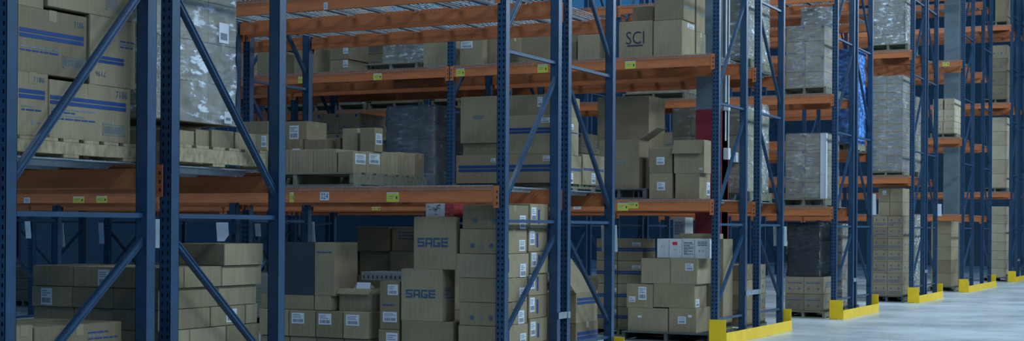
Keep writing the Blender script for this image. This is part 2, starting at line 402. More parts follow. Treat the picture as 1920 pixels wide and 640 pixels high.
# ------------------------------------------------------------------ rack
D=1.174; BAY=3.66
YR=[5.715,11.467,17.249,23.068,29.089,34.796,42.586]
GAP=[.137,.148,.528,.154,.156,1.45,.3]
DA=[D]*7; DA[5]=1.4
DB=[D]*7; DB[5]=1.29
HU=8.95
def upright_mesh():
    mb=MB(); w,d=.082,.078; xs=[-.041,-.026,-.014,.014,.026,.041]; P=.05; n=int(HU/P)
    for i in range(5):
        if i in(1,3):
            for k in range(n):
                z0=k*P; a=z0+.014;b=z0+.036
                mb.quad([(xs[i],0,z0),(xs[i+1],0,z0),(xs[i+1],0,a),(xs[i],0,a)],'blue')
                mb.quad([(xs[i],0,b),(xs[i+1],0,b),(xs[i+1],0,z0+P),(xs[i],0,z0+P)],'blue')
        else: mb.quad([(xs[i],0,0),(xs[i+1],0,0),(xs[i+1],0,HU),(xs[i],0,HU)],'blue')
    for s in (-1,1):
        q=[(s*.041,0,0),(s*.041,d,0),(s*.041,d,HU),(s*.041,0,HU)]; mb.quad(q if s>0 else q[::-1],'blue')
    mb.quad([(.041,d,0),(-.041,d,0),(-.041,d,HU),(.041,d,HU)],'blue')
    return mb.mesh('upright')
UP=upright_mesh()
def foot_mesh():
    mb=MB(); mb.box((-.065,.065),(-.02,.11),(0,.008),'blue'); 
    for a in (-.05,.05): mb.box((a-.009,a+.009),(.036,.054),(.008,.02),'bolt')
    return mb.mesh('foot_plate')
FOOT=foot_mesh()
ZB=[.315,1.468,2.945,4.42,5.88,7.34,8.75]
_bm={}
def brace_meshes(depth,flue_high):
    key=(round(depth,3),flue_high)
    if key in _bm: return _bm[key]
    h=MB(); 
    y0,y1=.03,depth-.03
    h.box((-.016,.016),(y0,y1),(-.014,.0),'blue'); h.box((-.016,-.013),(y0,y1),(-.028,-.014),'blue'); h.box((.013,.016),(y0,y1),(-.028,-.014),'blue')
    H=h.mesh('horizontal_brace'); out=[]
    for a,b in zip(ZB,ZB[1:]):
        m=MB(); za,zb=a+.12,b-.13
        p,q=((0,y0+.01,za),(0,y1-.01,zb)) if flue_high else ((0,y0+.01,zb),(0,y1-.01,za))
        m.obox(p,q,.03,.042,'blue',(1,0,0)) if 0 else None
        dv=(Vector(q)-Vector(p)).normalized(); nv=Vector((1,0,0)).cross(dv)
        m.obox(p,q,.042,.030,'blue',(1,0,0))
        P2=Vector(p)+Vector((.017,0,0));Q2=Vector(q)+Vector((.017,0,0))
        m.obox(P2+nv*.012,Q2+nv*.012,.006,.006,'blue',(1,0,0)); m.obox(P2-nv*.012,Q2-nv*.012,.006,.006,'blue',(1,0,0))
        out.append(m.mesh('diagonal_brace'))
    _bm[key]=(H,out); return _bm[key]
ORD=['nearest','second','third','fourth','fifth','sixth','seventh']
def frame(xc,y0,depth,flue_high,label,group):
    t=thing('rack_upright_frame',label,'rack frame',(xc,y0,0),group)
    a=obj('upright',UP,t,(0,0,.008),solid=.003); b=obj('upright',UP,t,(0,depth,.008),solid=.003); b.rotation_euler=(0,0,math.pi)
    f=obj('foot_plate',FOOT,t); f=obj('foot_plate',FOOT,t,(0,depth,0)); f.rotation_euler=(0,0,math.pi)
    H,Ds=brace_meshes(depth,flue_high)
    for z in ZB: obj('horizontal_brace',H,t,(0,0,z))
    for m in Ds: obj('diagonal_brace',m,t)
    return t
def beam_mesh(L):
    mb=MB(); mb.box((0,L),(0,.045),(-.145,-.032),'orange'); mb.box((0,L),(0,.028),(-.032,-.006),'orange'); return mb.mesh('beam_body')
def plate_mesh(s):
    mb=MB(); x=(0,.05) if s>0 else (-.05,0)
    mb.box(x,(-.006,.0),(-.195,-.004),'orange')
    mb.box((0,.006) if s>0 else (-.006,0),(0,.046),(-.195,-.004),'orange') if 0 else None
    for k in range(3):
        xm=(x[0]+x[1])/2+.008*s; mb.box((xm-.006,xm+.006),(-.0085,-.006),(-.165+.05*k,-.145+.05*k),'hole')
    return mb.mesh('end_plate')
BM=beam_mesh(BAY-.082-.012); PL={1:plate_mesh(1),-1:plate_mesh(-1)}
def sticker(parent,x,z,w,h,kind):
    mb=MB(); fm=lambda u,v,o:(x+u,-.0005-o,z+v)
    if kind=='y':
        slab(mb,fm,0,w,0,h,.001,'ysticker'); rect(mb,fm,.0,w,h*.88,h,.0014,'label')
        rect(mb,fm,w*.76,w*.88,h*.3,h*.6,.0016,'inkd'); rect(mb,fm,w*.12,w*.6,h*.55,h*.62,.0016,'inkg'); rect(mb,fm,w*.12,w*.5,h*.35,h*.4,.0016,'inkg')
    else:
        slab(mb,fm,0,w,0,h,.001,'label')
        if kind=='m':
            for q in (.2,.45,.7): rect(mb,fm,w*.12,w*.85,h*q,h*(q+.12),.0016,'inkg')
        else: text(mb,fm,w*.1,w*.9,h*.15,h*.85,kind,.0016,'inkd')
    mb.build('location_sticker',parent)
def beam(xr,yf,z,rear,label,group,stick=()):
    # xr: right end x of the span, yf: outer face y. rear beams face +Y
    L=BAY-.082-.012
    t=thing('rack_load_beam',label,'rack beam',(xr-L-.006,yf,z),group)  # a load beam of the pallet rack
    b=obj('beam_body',BM,t); p1=obj('end_plate',PL[-1],t,(.012,0,0)); p2=obj('end_plate',PL[1],t,(L-.012,0,0))
    if rear:
        t.rotation_euler=(0,0,math.pi); t.location=(xr-.006,yf,z)
    for s in stick: sticker(t,*s)
    return t
def deck_meshes(depth,w):
    mb=MB(); n=int(w/.05)
    y0,y1=-.018,depth+.018
    for i in range(n+1):
        x=.01+(w-.02)*i/n
        mb.box((x-.0025,x+.0025),(y0,y1),(-.006,-.001),'galv')
        mb.box((x-.0025,x+.0025),(y0-.001,y0+.003),(-.036,-.006),'galv'); mb.box((x-.0025,x+.0025),(y1-.003,y1+.001),(-.036,-.006),'galv')
    m=int(depth/.1)
    for j in range(m+1):
        y=y0+(y1-y0)*j/m; mb.box((.005,w-.005),(y-.0025,y+.0025),(-.001,.003),'galv')
    for y in (y0-.003,y1+.001): mb.box((.005,w-.005),(y-.001,y+.003),(-.037,-.032),'galv')
    W_=mb.mesh('wire_mesh')
    s=MB(); a,b=.05,depth-.05
    s.quad([(-.03,a,-.006),(.03,a,-.006),(.03,b,-.006),(-.03,b,-.006)],'galv')
    s.quad([(-.03,a,-.006),(-.022,a+.05,-.038),(-.022,b-.05,-.038),(-.03,b,-.006)],'galv')
    s.quad([(.03,a,-.006),(.03,b,-.006),(.022,b-.05,-.038),(.022,a+.05,-.038)],'galv')
    return W_,s.mesh('support_channel')
_dm={}
def deck(x1,y0,z,depth,label,group):
    w=1.17; k=round(depth,2)
    if k not in _dm: _dm[k]=deck_meshes(depth,w)
    t=thing('wire_deck',label,'shelf deck',(x1-w,y0,z),group); a,b=_dm[k]
    obj('wire_mesh',a,t)
    for q in (.2,.585,.97): obj('support_channel',b,t,(q,0,0),solid=.002)
LEV={0:[[1.763,3.528]]*2,1:[[1.763,3.528]]*2,2:[[1.763,3.528,5.3]]*2,3:[[1.763,3.528,5.12],[2.715,4.95]],4:[[2.45,4.88,7.1]]*2,5:[[1.77,3.52,5.28,7.0]]*2,6:[[2.47,4.92,7.06]]*2}
NB=[1,2,4,5,3,2,2]
ST={}  # (row, side, bay, level) -> stickers in beam coordinates: x from the span's left end, z below the deck top
LN=['lowest','second','third','fourth']
for r in range(7):
    for s in range(2):
        dep=(DA if s==0 else DB)[r]; y0=YR[r] if s==0 else YR[r]+DA[r]+GAP[r]
        side='front' if s==0 else 'rear'
        for b in range(NB[r]+1):
            xc=-.041-BAY*b
            where='at the cross aisle' if b==0 else '%s from the cross aisle'%['','one bay','two bays','three bays','four bays','five bays'][b]
            frame(xc,y0,dep,s==0,'blue rack frame of the %s double rack, %s half, %s'%(ORD[r],side,where),'blue rack upright frames')
        for b in range(NB[r]):
            xr=-.082-BAY*b
            bn=['first','second','third','fourth','fifth'][b]
            for li,z in enumerate(LEV[r][s]):
                for rear in (0,1):
                    st=ST_DATA.get((r,s,b,li,rear),())
                    yf=y0-.012 if not rear else y0+dep+.012
                    beam(xr,yf,z,rear,'orange beam, %s level, %s edge, %s bay, %s double rack %s half'%(LN[li],'outer' if rear==s else 'inner',bn,ORD[r],side),'orange rack beams',st)
                if r>=4 and b>=1: continue
                for q in range(3):
                    deck(xr-.02-1.19*q,y0+.002,z,dep-.004,'wire deck, %s level, %s of three, %s bay, %s double rack %s half'%(LN[li],['right','middle','left'][q],bn,ORD[r],side),'wire shelf decks')
    # row spacers tying the two halves
    for z in (.58,):
        if GAP[r]>.6: continue
        ya=YR[r]+DA[r]; yb=ya+GAP[r]
        mb=MB(); mb.box((-.03,.004),(ya-.02,yb+.02),(-.03,.03),'galv'); mb.box((.004,.012),(ya-.06,ya),(-.03,.03),'galv'); mb.box((.004,.012),(yb,yb+.06),(-.03,.03),'galv')
        o=mb.build('row_spacer',None,(0,0,z),bevel=.002); tag(o,'galvanised spacer tying the paired posts of the %s double rack end'%ORD[r],'bracket','galvanised row spacers')
    # end guard
    if r==0: continue
    ya,yb=YR[r]-.02,YR[r]+DA[r]+GAP[r]+DB[r]+.0
    t=thing('end_guard','yellow steel guard around the foot of the %s double rack end'%ORD[r],'guard',(0,0,0),'yellow rack end guards')
    def sheet(prof,name):
        mb=MB()
        for p,q,h in prof: mb.quad([(p[0],p[1],0),(q[0],q[1],0),(q[0],q[1],h),(p[0],p[1],h)],'yellow')
        return mb.build(name,t,solid=.01,bevel=.003)
    sheet([((-.10,ya),(.112,ya),.30)],'end_plate'); sheet([((.122,ya+.004),(.122,yb-.004),.145)],'rail')
    sheet([((.112,yb),(-.10,yb),.30)],'end_plate')
    for yy in (ya,yb):
        pass
ITEMS=[
('pallet', (-1.2, -0.13), (5.78, 6.88), (1.768, 1.873), 'wooden pallet under the striped 7186 cartons at upper left', 'pallet', 'wooden pallets on the racks', []),
('carton', (-0.65, -0.15), (5.942, 6.17), (1.873, 2.217), 'upright brown carton printed 7186, lower left of the striped cartons by the leftmost post', 'box', 'blue-striped 7186 cartons on the near pallet', [('R', 'text', 0.115, 0.199, 0.295, 0.322, '7186'), ('R', 'stripe2', 0.01, 0.203, 0.202, 0.252), ('R', 'lines', 0.03, 0.188, 0.132, 0.169), ('R', 'mark', 0.089, 0.189, 0.056, 0.096)]),
('carton', (-0.7, -0.15), (6.178, 6.842), (1.873, 2.194), 'wide brown 7186 carton with two blue bands and a barcode block, directly on the pallet', 'box', 'blue-striped 7186 cartons on the near pallet', [('R', 'text', 0.534, 0.63, 0.259, 0.3, '7186'), ('R', 'stripe2', 0.007, 0.622, 0.186, 0.235), ('R', 'lines', 0.016, 0.371, 0.101, 0.171), ('R', 'barcode', 0.424, 0.605, 0.039, 0.105)]),
('carton', (-0.67, -0.17), (5.951, 6.493), (2.217, 2.573), 'wide brown 7186 carton with two blue bands in the second layer beside the leftmost post', 'box', 'blue-striped 7186 cartons on the near pallet', [('R', 'text', 0.438, 0.515, 0.285, 0.32, '7186'), ('R', 'stripe2', 0.023, 0.516, 0.189, 0.239), ('R', 'lines', 0.031, 0.319, 0.111, 0.149), ('R', 'barcode', 0.352, 0.53, 0.052, 0.117)]),
('carton', (-0.66, -0.16), (6.504, 6.892), (2.194, 2.594), 'brown carton standing upside down with inverted 7196 print beside the wide striped carton', 'box', 'blue-striped 7186 cartons on the near pallet', [('R', 'textinv', 0.049, 0.133, 0.053, 0.081, '7196'), ('R', 'stripe2', 0.07, 0.287, 0.132, 0.172), ('R', 'lines', 0.253, 0.374, 0.232, 0.281)]),
('carton', (-0.68, -0.18), (5.967, 6.163), (2.573, 2.842), 'plain brown carton at the top left corner, on the striped carton', 'box', 'blue-striped 7186 cartons on the near pallet', []),
('carton', (-0.66, -0.16), (6.175, 6.87), (2.594, 2.899), 'long brown carton bridging the gap at the top of the striped stack', 'box', 'blue-striped 7186 cartons on the near pallet', [('R', 'barcode', 0.462, 0.558, 0.042, 0.121)]),
('pallet', (-1.2, -0.12), (5.78, 6.88), (0.0, 0.13), 'wooden pallet on the floor under the nearest rack bay', 'pallet', 'wooden pallets on the racks', []),
('carton', (-0.75, -0.15), (5.8, 5.99), (0.13, 0.49), 'small brown carton at the bottom of the nearest floor pallet', 'box', 'cartons on the nearest floor pallet', []),
('carton', (-0.75, -0.15), (6.02, 6.8), (0.13, 0.49), 'wide brown carton at the bottom of the nearest floor pallet', 'box', 'cartons on the nearest floor pallet', []),
('carton', (-0.75, -0.15), (5.945, 6.065), (0.49, 0.855), 'small brown carton top at the lower left picture corner', 'box', 'cartons on the nearest floor pallet', []),
('carton', (-0.75, -0.15), (6.077, 6.776), (0.49, 0.838), 'wide brown carton with faint blue lines at the bottom left, on the nearest floor pallet', 'box', 'cartons on the nearest floor pallet', [('R', 'lines', 0.417, 0.661, 0.253, 0.305)]),
('pallet', (-1.25, -0.086), (7.04, 8.16), (1.768, 1.893), 'weathered wooden pallet under the tall plastic-wrapped load', 'pallet', 'wooden pallets on the racks', []),
('carton', (-0.62, -0.12), (7.129, 7.392), (1.893, 1.981), 'left brown carton squeezed between the pallet and the wrapped load', 'box', 'cartons under the tall wrapped load', []),
('carton', (-0.64, -0.14), (7.434, 7.577), (1.893, 1.997), 'dark brown carton in the middle of the layer under the wrapped load', 'box', 'cartons under the tall wrapped load', []),
('carton', (-0.62, -0.12), (7.567, 7.793), (1.893, 2.004), 'brown carton under the white lower edge of the wrapped load', 'box', 'cartons under the tall wrapped load', []),
('carton', (-0.62, -0.12), (7.81, 8.035), (1.893, 2.001), 'rightmost brown carton on the weathered pallet, sticking out past the wrapped load', 'box', 'cartons under the tall wrapped load', []),
('wrapped', (-1.28, -0.24), (7.1, 7.98), (2.05, 3.35), 'tall load of cartons in shiny crinkled clear film beside the second post', 'wrapped pallet', '', [4, 3, 5, 'plain']),
('pallet', (-1.22, -0.12), (7.1, 8.2), (0.0, 0.13), 'wooden pallet on the floor under the stack of small cartons', 'pallet', 'wooden pallets on the racks', []),
('carton', (-0.52, -0.15), (7.123, 7.397), (0.13, 0.252), 'plain carton facing the cross aisle, nearest of the bottom layer, low stack behind second post', 'box', 'small plain cartons stacked on the floor pallet', []),
('carton', (-0.52, -0.15), (7.403, 7.767), (0.13, 0.252), 'plain carton facing the cross aisle, second of the bottom layer, low stack behind second post', 'box', 'small plain cartons stacked on the floor pallet', []),
('carton', (-0.52, -0.15), (7.773, 8.127), (0.13, 0.252), 'plain carton facing the cross aisle, farthest of the bottom layer, low stack behind second post', 'box', 'small plain cartons stacked on the floor pallet', []),
('carton', (-1.19, -0.86), (7.13, 7.6), (0.13, 0.252), 'shaded carton facing the front aisle, left of the bottom layer, low stack behind second post', 'box', 'small plain cartons stacked on the floor pallet', []),
('carton', (-0.855, -0.5249999999999999), (7.13, 7.6), (0.13, 0.252), 'shaded carton facing the front aisle, right of the bottom layer, low stack behind second post', 'box', 'small plain cartons stacked on the floor pallet', []),
('carton', (-0.52, -0.15), (7.123, 7.257), (0.255, 0.377), 'plain carton facing the cross aisle, nearest of the second layer, low stack behind second post', 'box', 'small plain cartons stacked on the floor pallet', []),
('carton', (-0.52, -0.15), (7.263, 7.627), (0.255, 0.377), 'plain carton facing the cross aisle, second of the second layer, low stack behind second post', 'box', 'small plain cartons stacked on the floor pallet', []),
('carton', (-0.52, -0.15), (7.633, 7.997), (0.255, 0.377), 'plain carton facing the cross aisle, third of the second layer, low stack behind second post', 'box', 'small plain cartons stacked on the floor pallet', []),
('carton', (-0.52, -0.15), (8.003, 8.127), (0.255, 0.377), 'plain carton facing the cross aisle, farthest of the second layer, low stack behind second post', 'box', 'small plain cartons stacked on the floor pallet', []),
('carton', (-1.19, -0.86), (7.14, 7.6), (0.255, 0.377), 'shaded carton facing the front aisle, left of the second layer, low stack behind second post', 'box', 'small plain cartons stacked on the floor pallet', []),
('carton', (-0.855, -0.5249999999999999), (7.14, 7.6), (0.255, 0.377), 'shaded carton facing the front aisle, right of the second layer, low stack behind second post', 'box', 'small plain cartons stacked on the floor pallet', []),
('carton', (-0.52, -0.15), (7.123, 7.397), (0.38, 0.502), 'plain carton facing the cross aisle, nearest of the third layer, low stack behind second post', 'box', 'small plain cartons stacked on the floor pallet', []),
('carton', (-0.52, -0.15), (7.403, 7.767), (0.38, 0.502), 'plain carton facing the cross aisle, second of the third layer, low stack behind second post', 'box', 'small plain cartons stacked on the floor pallet', []),
('carton', (-0.52, -0.15), (7.773, 8.127), (0.38, 0.502), 'plain carton facing the cross aisle, farthest of the third layer, low stack behind second post', 'box', 'small plain cartons stacked on the floor pallet', []),
('carton', (-1.19, -0.86), (7.1499999999999995, 7.6), (0.38, 0.502), 'shaded carton facing the front aisle, left of the third layer, low stack behind second post', 'box', 'small plain cartons stacked on the floor pallet', []),
('carton', (-0.855, -0.5249999999999999), (7.1499999999999995, 7.6), (0.38, 0.502), 'shaded carton facing the front aisle, right of the third layer, low stack behind second post', 'box', 'small plain cartons stacked on the floor pallet', []),
('carton', (-0.52, -0.15), (7.123, 7.257), (0.505, 0.627), 'plain carton facing the cross aisle, nearest of the fourth layer, low stack behind second post', 'box', 'small plain cartons stacked on the floor pallet', []),
('carton', (-0.52, -0.15), (7.263, 7.627), (0.505, 0.627), 'plain carton facing the cross aisle, second of the fourth layer, low stack behind second post', 'box', 'small plain cartons stacked on the floor pallet', []),
('carton', (-0.52, -0.15), (7.633, 7.997), (0.505, 0.627), 'plain carton facing the cross aisle, third of the fourth layer, low stack behind second post', 'box', 'small plain cartons stacked on the floor pallet', []),
('carton', (-0.52, -0.15), (8.003, 8.127), (0.505, 0.627), 'plain carton facing the cross aisle, farthest of the fourth layer, low stack behind second post', 'box', 'small plain cartons stacked on the floor pallet', []),
('carton', (-1.19, -0.86), (7.13, 7.6), (0.505, 0.627), 'shaded carton facing the front aisle, left of the fourth layer, low stack behind second post', 'box', 'small plain cartons stacked on the floor pallet', []),
('carton', (-0.855, -0.5249999999999999), (7.13, 7.6), (0.505, 0.627), 'shaded carton facing the front aisle, right of the fourth layer, low stack behind second post', 'box', 'small plain cartons stacked on the floor pallet', []),
('carton', (-0.52, -0.15), (7.123, 7.397), (0.63, 0.752), 'plain carton facing the cross aisle, nearest of the fifth layer, low stack behind second post', 'box', 'small plain cartons stacked on the floor pallet', []),
('carton', (-0.52, -0.15), (7.403, 7.767), (0.63, 0.752), 'plain carton facing the cross aisle, second of the fifth layer, low stack behind second post', 'box', 'small plain cartons stacked on the floor pallet', []),
('carton', (-0.52, -0.15), (7.773, 8.127), (0.63, 0.752), 'plain carton facing the cross aisle, farthest of the fifth layer, low stack behind second post', 'box', 'small plain cartons stacked on the floor pallet', []),
('carton', (-1.19, -0.86), (7.14, 7.6), (0.63, 0.752), 'shaded carton facing the front aisle, left of the fifth layer, low stack behind second post', 'box', 'small plain cartons stacked on the floor pallet', []),
('carton', (-0.855, -0.5249999999999999), (7.14, 7.6), (0.63, 0.752), 'shaded carton facing the front aisle, right of the fifth layer, low stack behind second post', 'box', 'small plain cartons stacked on the floor pallet', []),
('carton', (-0.52, -0.16999999999999998), (7.123, 7.257), (0.755, 0.88), 'plain carton facing the cross aisle, nearest of the sixth layer, low stack behind second post', 'box', 'small plain cartons stacked on the floor pallet', []),
('carton', (-0.52, -0.16999999999999998), (7.263, 7.627), (0.755, 0.88), 'plain carton facing the cross aisle, second of the sixth layer, low stack behind second post', 'box', 'small plain cartons stacked on the floor pallet', []),
('carton', (-0.52, -0.16999999999999998), (7.633, 7.997), (0.755, 0.88), 'plain carton facing the cross aisle, third of the sixth layer, low stack behind second post', 'box', 'small plain cartons stacked on the floor pallet', [('R', 'label', 0.16, 0.27, 0.02, 0.105)]),
('carton', (-0.52, -0.16999999999999998), (8.003, 8.127), (0.755, 0.88), 'plain carton facing the cross aisle, farthest of the sixth layer, low stack behind second post', 'box', 'small plain cartons stacked on the floor pallet', []),
('carton', (-1.19, -0.86), (7.1499999999999995, 7.6), (0.755, 0.88), 'shaded carton facing the front aisle, left of the sixth layer, low stack behind second post', 'box', 'small plain cartons stacked on the floor pallet', []),
('carton', (-0.855, -0.5249999999999999), (7.1499999999999995, 7.6), (0.755, 0.88), 'shaded carton facing the front aisle, right of the sixth layer, low stack behind second post', 'box', 'small plain cartons stacked on the floor pallet', []),
('carton', (-0.52, -0.16999999999999998), (7.123, 7.297), (0.883, 1.009), 'plain carton facing the cross aisle, nearest of the seventh layer, low stack behind second post', 'box', 'small plain cartons stacked on the floor pallet', []),
('carton', (-0.52, -0.16999999999999998), (7.303, 7.707), (0.883, 1.009), 'plain carton facing the cross aisle, second of the seventh layer, low stack behind second post', 'box', 'small plain cartons stacked on the floor pallet', []),
('carton', (-0.52, -0.16999999999999998), (7.713, 8.117), (0.883, 1.009), 'plain carton facing the cross aisle, farthest of the seventh layer, low stack behind second post', 'box', 'small plain cartons stacked on the floor pallet', []),
('carton', (-1.19, -0.86), (7.13, 7.6), (0.883, 1.009), 'shaded carton facing the front aisle, left of the seventh layer, low stack behind second post', 'box', 'small plain cartons stacked on the floor pallet', [('F', 'label', 0.08, 0.17, 0.01, 0.115)]),
('carton', (-0.855, -0.5249999999999999), (7.13, 7.6), (0.883, 1.009), 'shaded carton facing the front aisle, right of the seventh layer, low stack behind second post', 'box', 'small plain cartons stacked on the floor pallet', []),
('carton', (-0.52, -0.15), (7.123, 7.337), (1.012, 1.14), 'plain carton facing the cross aisle, nearest of the eighth layer, low stack behind second post', 'box', 'small plain cartons stacked on the floor pallet', []),
('carton', (-0.52, -0.15), (7.343, 7.717), (1.012, 1.14), 'plain carton facing the cross aisle, second of the eighth layer, low stack behind second post', 'box', 'small plain cartons stacked on the floor pallet', []),
('carton', (-0.52, -0.15), (7.723, 8.147), (1.012, 1.14), 'plain carton facing the cross aisle, farthest of the eighth layer, low stack behind second post', 'box', 'small plain cartons stacked on the floor pallet', []),
('carton', (-1.19, -0.86), (7.14, 7.6), (1.012, 1.14), 'shaded carton facing the front aisle, left of the eighth layer, low stack behind second post', 'box', 'small plain cartons stacked on the floor pallet', []),
('carton', (-0.855, -0.5249999999999999), (7.14, 7.6), (1.012, 1.14), 'shaded carton facing the front aisle, right of the eighth layer, low stack behind second post', 'box', 'small plain cartons stacked on the floor pallet', [('F', 'label', 0.2, 0.29, 0.01, 0.11)]),
('carton', (-0.5, -0.13), (7.72, 8.14), (1.143, 1.282), 'single brown carton topmost on the low stack, its near side dark', 'box', '', [('F', 'lines', 0.02, 0.1, 0.06, 0.1)]),
('pallet', (-2.86, -1.58), (11.53, 12.9), (1.768, 1.898), 'wooden pallet at the middle of the shelf under the labelled brown cartons', 'pallet', 'wooden pallets on the racks', []),
('carton', (-2.86, -2.604), (11.6, 12.25), (1.898, 2.115), 'brown carton, leftmost on the shaded front low on the wide shelf pallet', 'box', 'brown cartons on the shelf pallet behind the front orange beam', [('F', 'streak')]),
('carton', (-2.6, -2.334), (11.6, 12.25), (1.898, 2.115), 'brown carton, second from left on the shaded front low on the wide shelf pallet', 'box', 'brown cartons on the shelf pallet behind the front orange beam', [('F', 'streak')]),
('carton', (-2.33, -2.064), (11.6, 12.25), (1.898, 2.115), 'brown carton, third from left on the shaded front low on the wide shelf pallet', 'box', 'brown cartons on the shelf pallet behind the front orange beam', [('F', 'streak')]),
('carton', (-2.06, -1.804), (11.6, 12.25), (1.898, 2.115), 'brown carton, fourth from left on the shaded front low on the wide shelf pallet', 'box', 'brown cartons on the shelf pallet behind the front orange beam', [('F', 'streak')]),
('carton', (-1.79, -1.62), (11.599, 11.825), (1.898, 2.095), 'brown carton with a white label at the front corner low on the wide shelf pallet', 'box', 'brown cartons on the shelf pallet behind the front orange beam', [('R', 'label', 0.03, 0.212, 0.078, 0.174)]),
('carton', (-1.79, -1.62), (11.83, 12.082), (1.898, 2.102), 'second brown carton with white label, behind the corner one, low on the wide shelf pallet', 'box', 'brown cartons on the shelf pallet behind the front orange beam', [('R', 'label', 0.041, 0.228, 0.088, 0.185)]),
('carton', (-1.79, -1.62), (12.087, 12.408), (1.898, 2.111), 'brown carton without label, third along the end low on the wide shelf pallet', 'box', 'brown cartons on the shelf pallet behind the front orange beam', [('R', 'streak')]),
('carton', (-1.79, -1.62), (12.413, 12.738), (1.898, 2.122), 'brown carton, fourth along the end low on the wide shelf pallet', 'box', 'brown cartons on the shelf pallet behind the front orange beam', [('R', 'streak')]),
('carton', (-1.79, -1.62), (12.748, 12.908), (1.898, 2.129), 'narrow brown carton at the far end low on the wide shelf pallet', 'box', 'brown cartons on the shelf pallet behind the front orange beam', [('R', 'streak')]),
('carton', (-2.851, -2.586), (11.6, 11.9), (2.115, 2.266), 'brown carton with a white label left of the second rack post, above the bottom layer', 'box', 'brown cartons on the shelf pallet behind the front orange beam', [('F', 'label', 0.203, 0.259, 0.032, 0.139)]),
('carton', (-2.995, -2.676), (11.75, 11.93), (2.266, 2.405), 'wide brown carton at the top left of the shelf pallet', 'box', 'brown cartons on the shelf pallet behind the front orange beam', []),
('carton', (-2.701, -2.41), (11.9, 12.3), (2.115, 2.233), 'low brown carton under the labelled carton right of the blue post', 'box', 'brown cartons on the shelf pallet behind the front orange beam', [('F', 'paper', 0.199, 0.287, 0.004, 0.03)]),
('carton', (-2.401, -2.146), (11.95, 12.09), (2.115, 2.23), 'low brown carton in the second layer, left of its shorter neighbour', 'box', 'brown cartons on the shelf pallet behind the front orange beam', []),
('carton', (-2.232, -2.086), (12.1, 12.4), (2.115, 2.252), 'short low brown carton in the second layer left of the two upright ones', 'box', 'brown cartons on the shelf pallet behind the front orange beam', []),
('carton', (-2.731, -2.372), (11.95, 12.302), (2.233, 2.411), 'topmost brown carton, white label on its shaded side, right of the post', 'box', 'brown cartons on the shelf pallet behind the front orange beam', [('F', 'label', 0.162, 0.268, 0.006, 0.138)]),
('carton', (-1.998, -1.831), (12.0, 12.4), (2.115, 2.332), 'brown carton standing left of the labelled carton on the right half of the shelf pallet', 'box', 'brown cartons on the shelf pallet behind the front orange beam', []),
('carton', (-1.77, -1.606), (11.95, 12.095), (2.102, 2.329), 'brown carton with a label on its bright end, above the two labelled cartons', 'box', 'brown cartons on the shelf pallet behind the front orange beam', [('R', 'label', 0.014, 0.126, 0.071, 0.175)]),
('pallet', (-1.28, -0.18), (12.87, 13.88), (1.768, 1.828), 'wooden pallet under the blue-striped cartons behind the second rack', 'pallet', 'wooden pallets on the racks', []),
('carton', (-1.227, -0.152), (12.85, 13.456), (1.828, 2.104), 'very wide brown carton with one blue band, lowest in the stack behind the perforated post', 'box', 'large cartons with blue bands behind the middle rack post', [('F', 'stripe1', 0.03, 1.069, 0.111, 0.175), ('F', 'label', 0.381, 0.433, 0.2, 0.242), ('F', 'label', 0.94, 1.013, 0.207, 0.259), ('R', 'stripe1', 0.035, 0.593, 0.127, 0.152), ('R', 'label', 0.348, 0.401, 0.004, 0.103)]),
('carton', (-1.205, -0.758), (12.95, 13.55), (2.104, 2.223), 'flat brown carton between two larger ones, left of the perforated post', 'box', 'large cartons with blue bands behind the middle rack post', []),
('carton', (-1.226, -0.75), (12.93, 13.53), (2.223, 2.681), 'tall pale brown carton with small faint print in its middle, left of the perforated post', 'box', 'large cartons with blue bands behind the middle rack post', [('F', 'band', 0.137, 0.266, 0.259, 0.273), ('F', 'band', 0.154, 0.249, 0.239, 0.252)]),
('carton', (-0.696, -0.164), (12.87, 13.413), (2.104, 2.479), 'brown carton with a blue band seen between the posts, second in the stack', 'box', 'large cartons with blue bands behind the middle rack post', [('F', 'stripe1', 0.011, 0.526, 0.2, 0.253), ('R', 'stripe1', 0.049, 0.517, 0.216, 0.228), ('F', 'label', 0.38, 0.47, 0.298, 0.346), ('R', 'label', 0.297, 0.413, 0.256, 0.306)]),
('carton', (-0.713, -0.191), (12.9, 13.5), (2.479, 2.676), 'plain brown carton with a white label, top of the blue-banded stack between the posts', 'box', 'large cartons with blue bands behind the middle rack post', [('F', 'label', 0.342, 0.394, 0.08, 0.174)]),
('carton', (-0.66, -0.16), (13.514, 14.061), (1.828, 2.129), 'blue-banded brown carton at the far right end of the banded stack', 'box', 'large cartons with blue bands behind the middle rack post', [('R', 'stripe1', 0.013, 0.532, 0.144, 0.167), ('R', 'label', 0.215, 0.312, 0.018, 0.122)]),
('pallet', (-0.575, -0.09), (11.5, 12.65), (0, 0.13), 'wooden pallet under the two columns of small cartons beside the perforated post', 'pallet', 'wooden pallets on the racks', []),
('carton', (-1.1, -0.58), (11.6, 12.0), (0.0, 0.555), 'brown carton on the floor below the two logo cartons', 'box', 'cartons with the dark blue logo print', [('R', 'label', 0.12, 0.2, 0.35, 0.5)]),
('carton', (-1.106, -0.684), (11.6, 11.839), (0.555, 1.022), 'large brown carton printed SAGE in dark blue, lower of the two', 'box', 'cartons with the dark blue logo print', [('F', 'text', 0.05, 0.363, 0.208, 0.282, 'SAGE'), ('R', 'lines', 0.039, 0.2, 0.202, 0.304)]),
('carton', (-0.976, -0.547), (11.6, 11.67), (1.022, 1.49), 'large brown carton printed SAGE in dark blue, on top of the other', 'box', 'cartons with the dark blue logo print', [('F', 'text', 0.038, 0.359, 0.199, 0.281, 'SAGE')]),
('white', (-0.886, -0.69), (11.65, 11.9), (1.49, 1.61), 'small white carton with grey marks on top of the upper SAGE carton', 'box', '', [('F', 'speck')]),
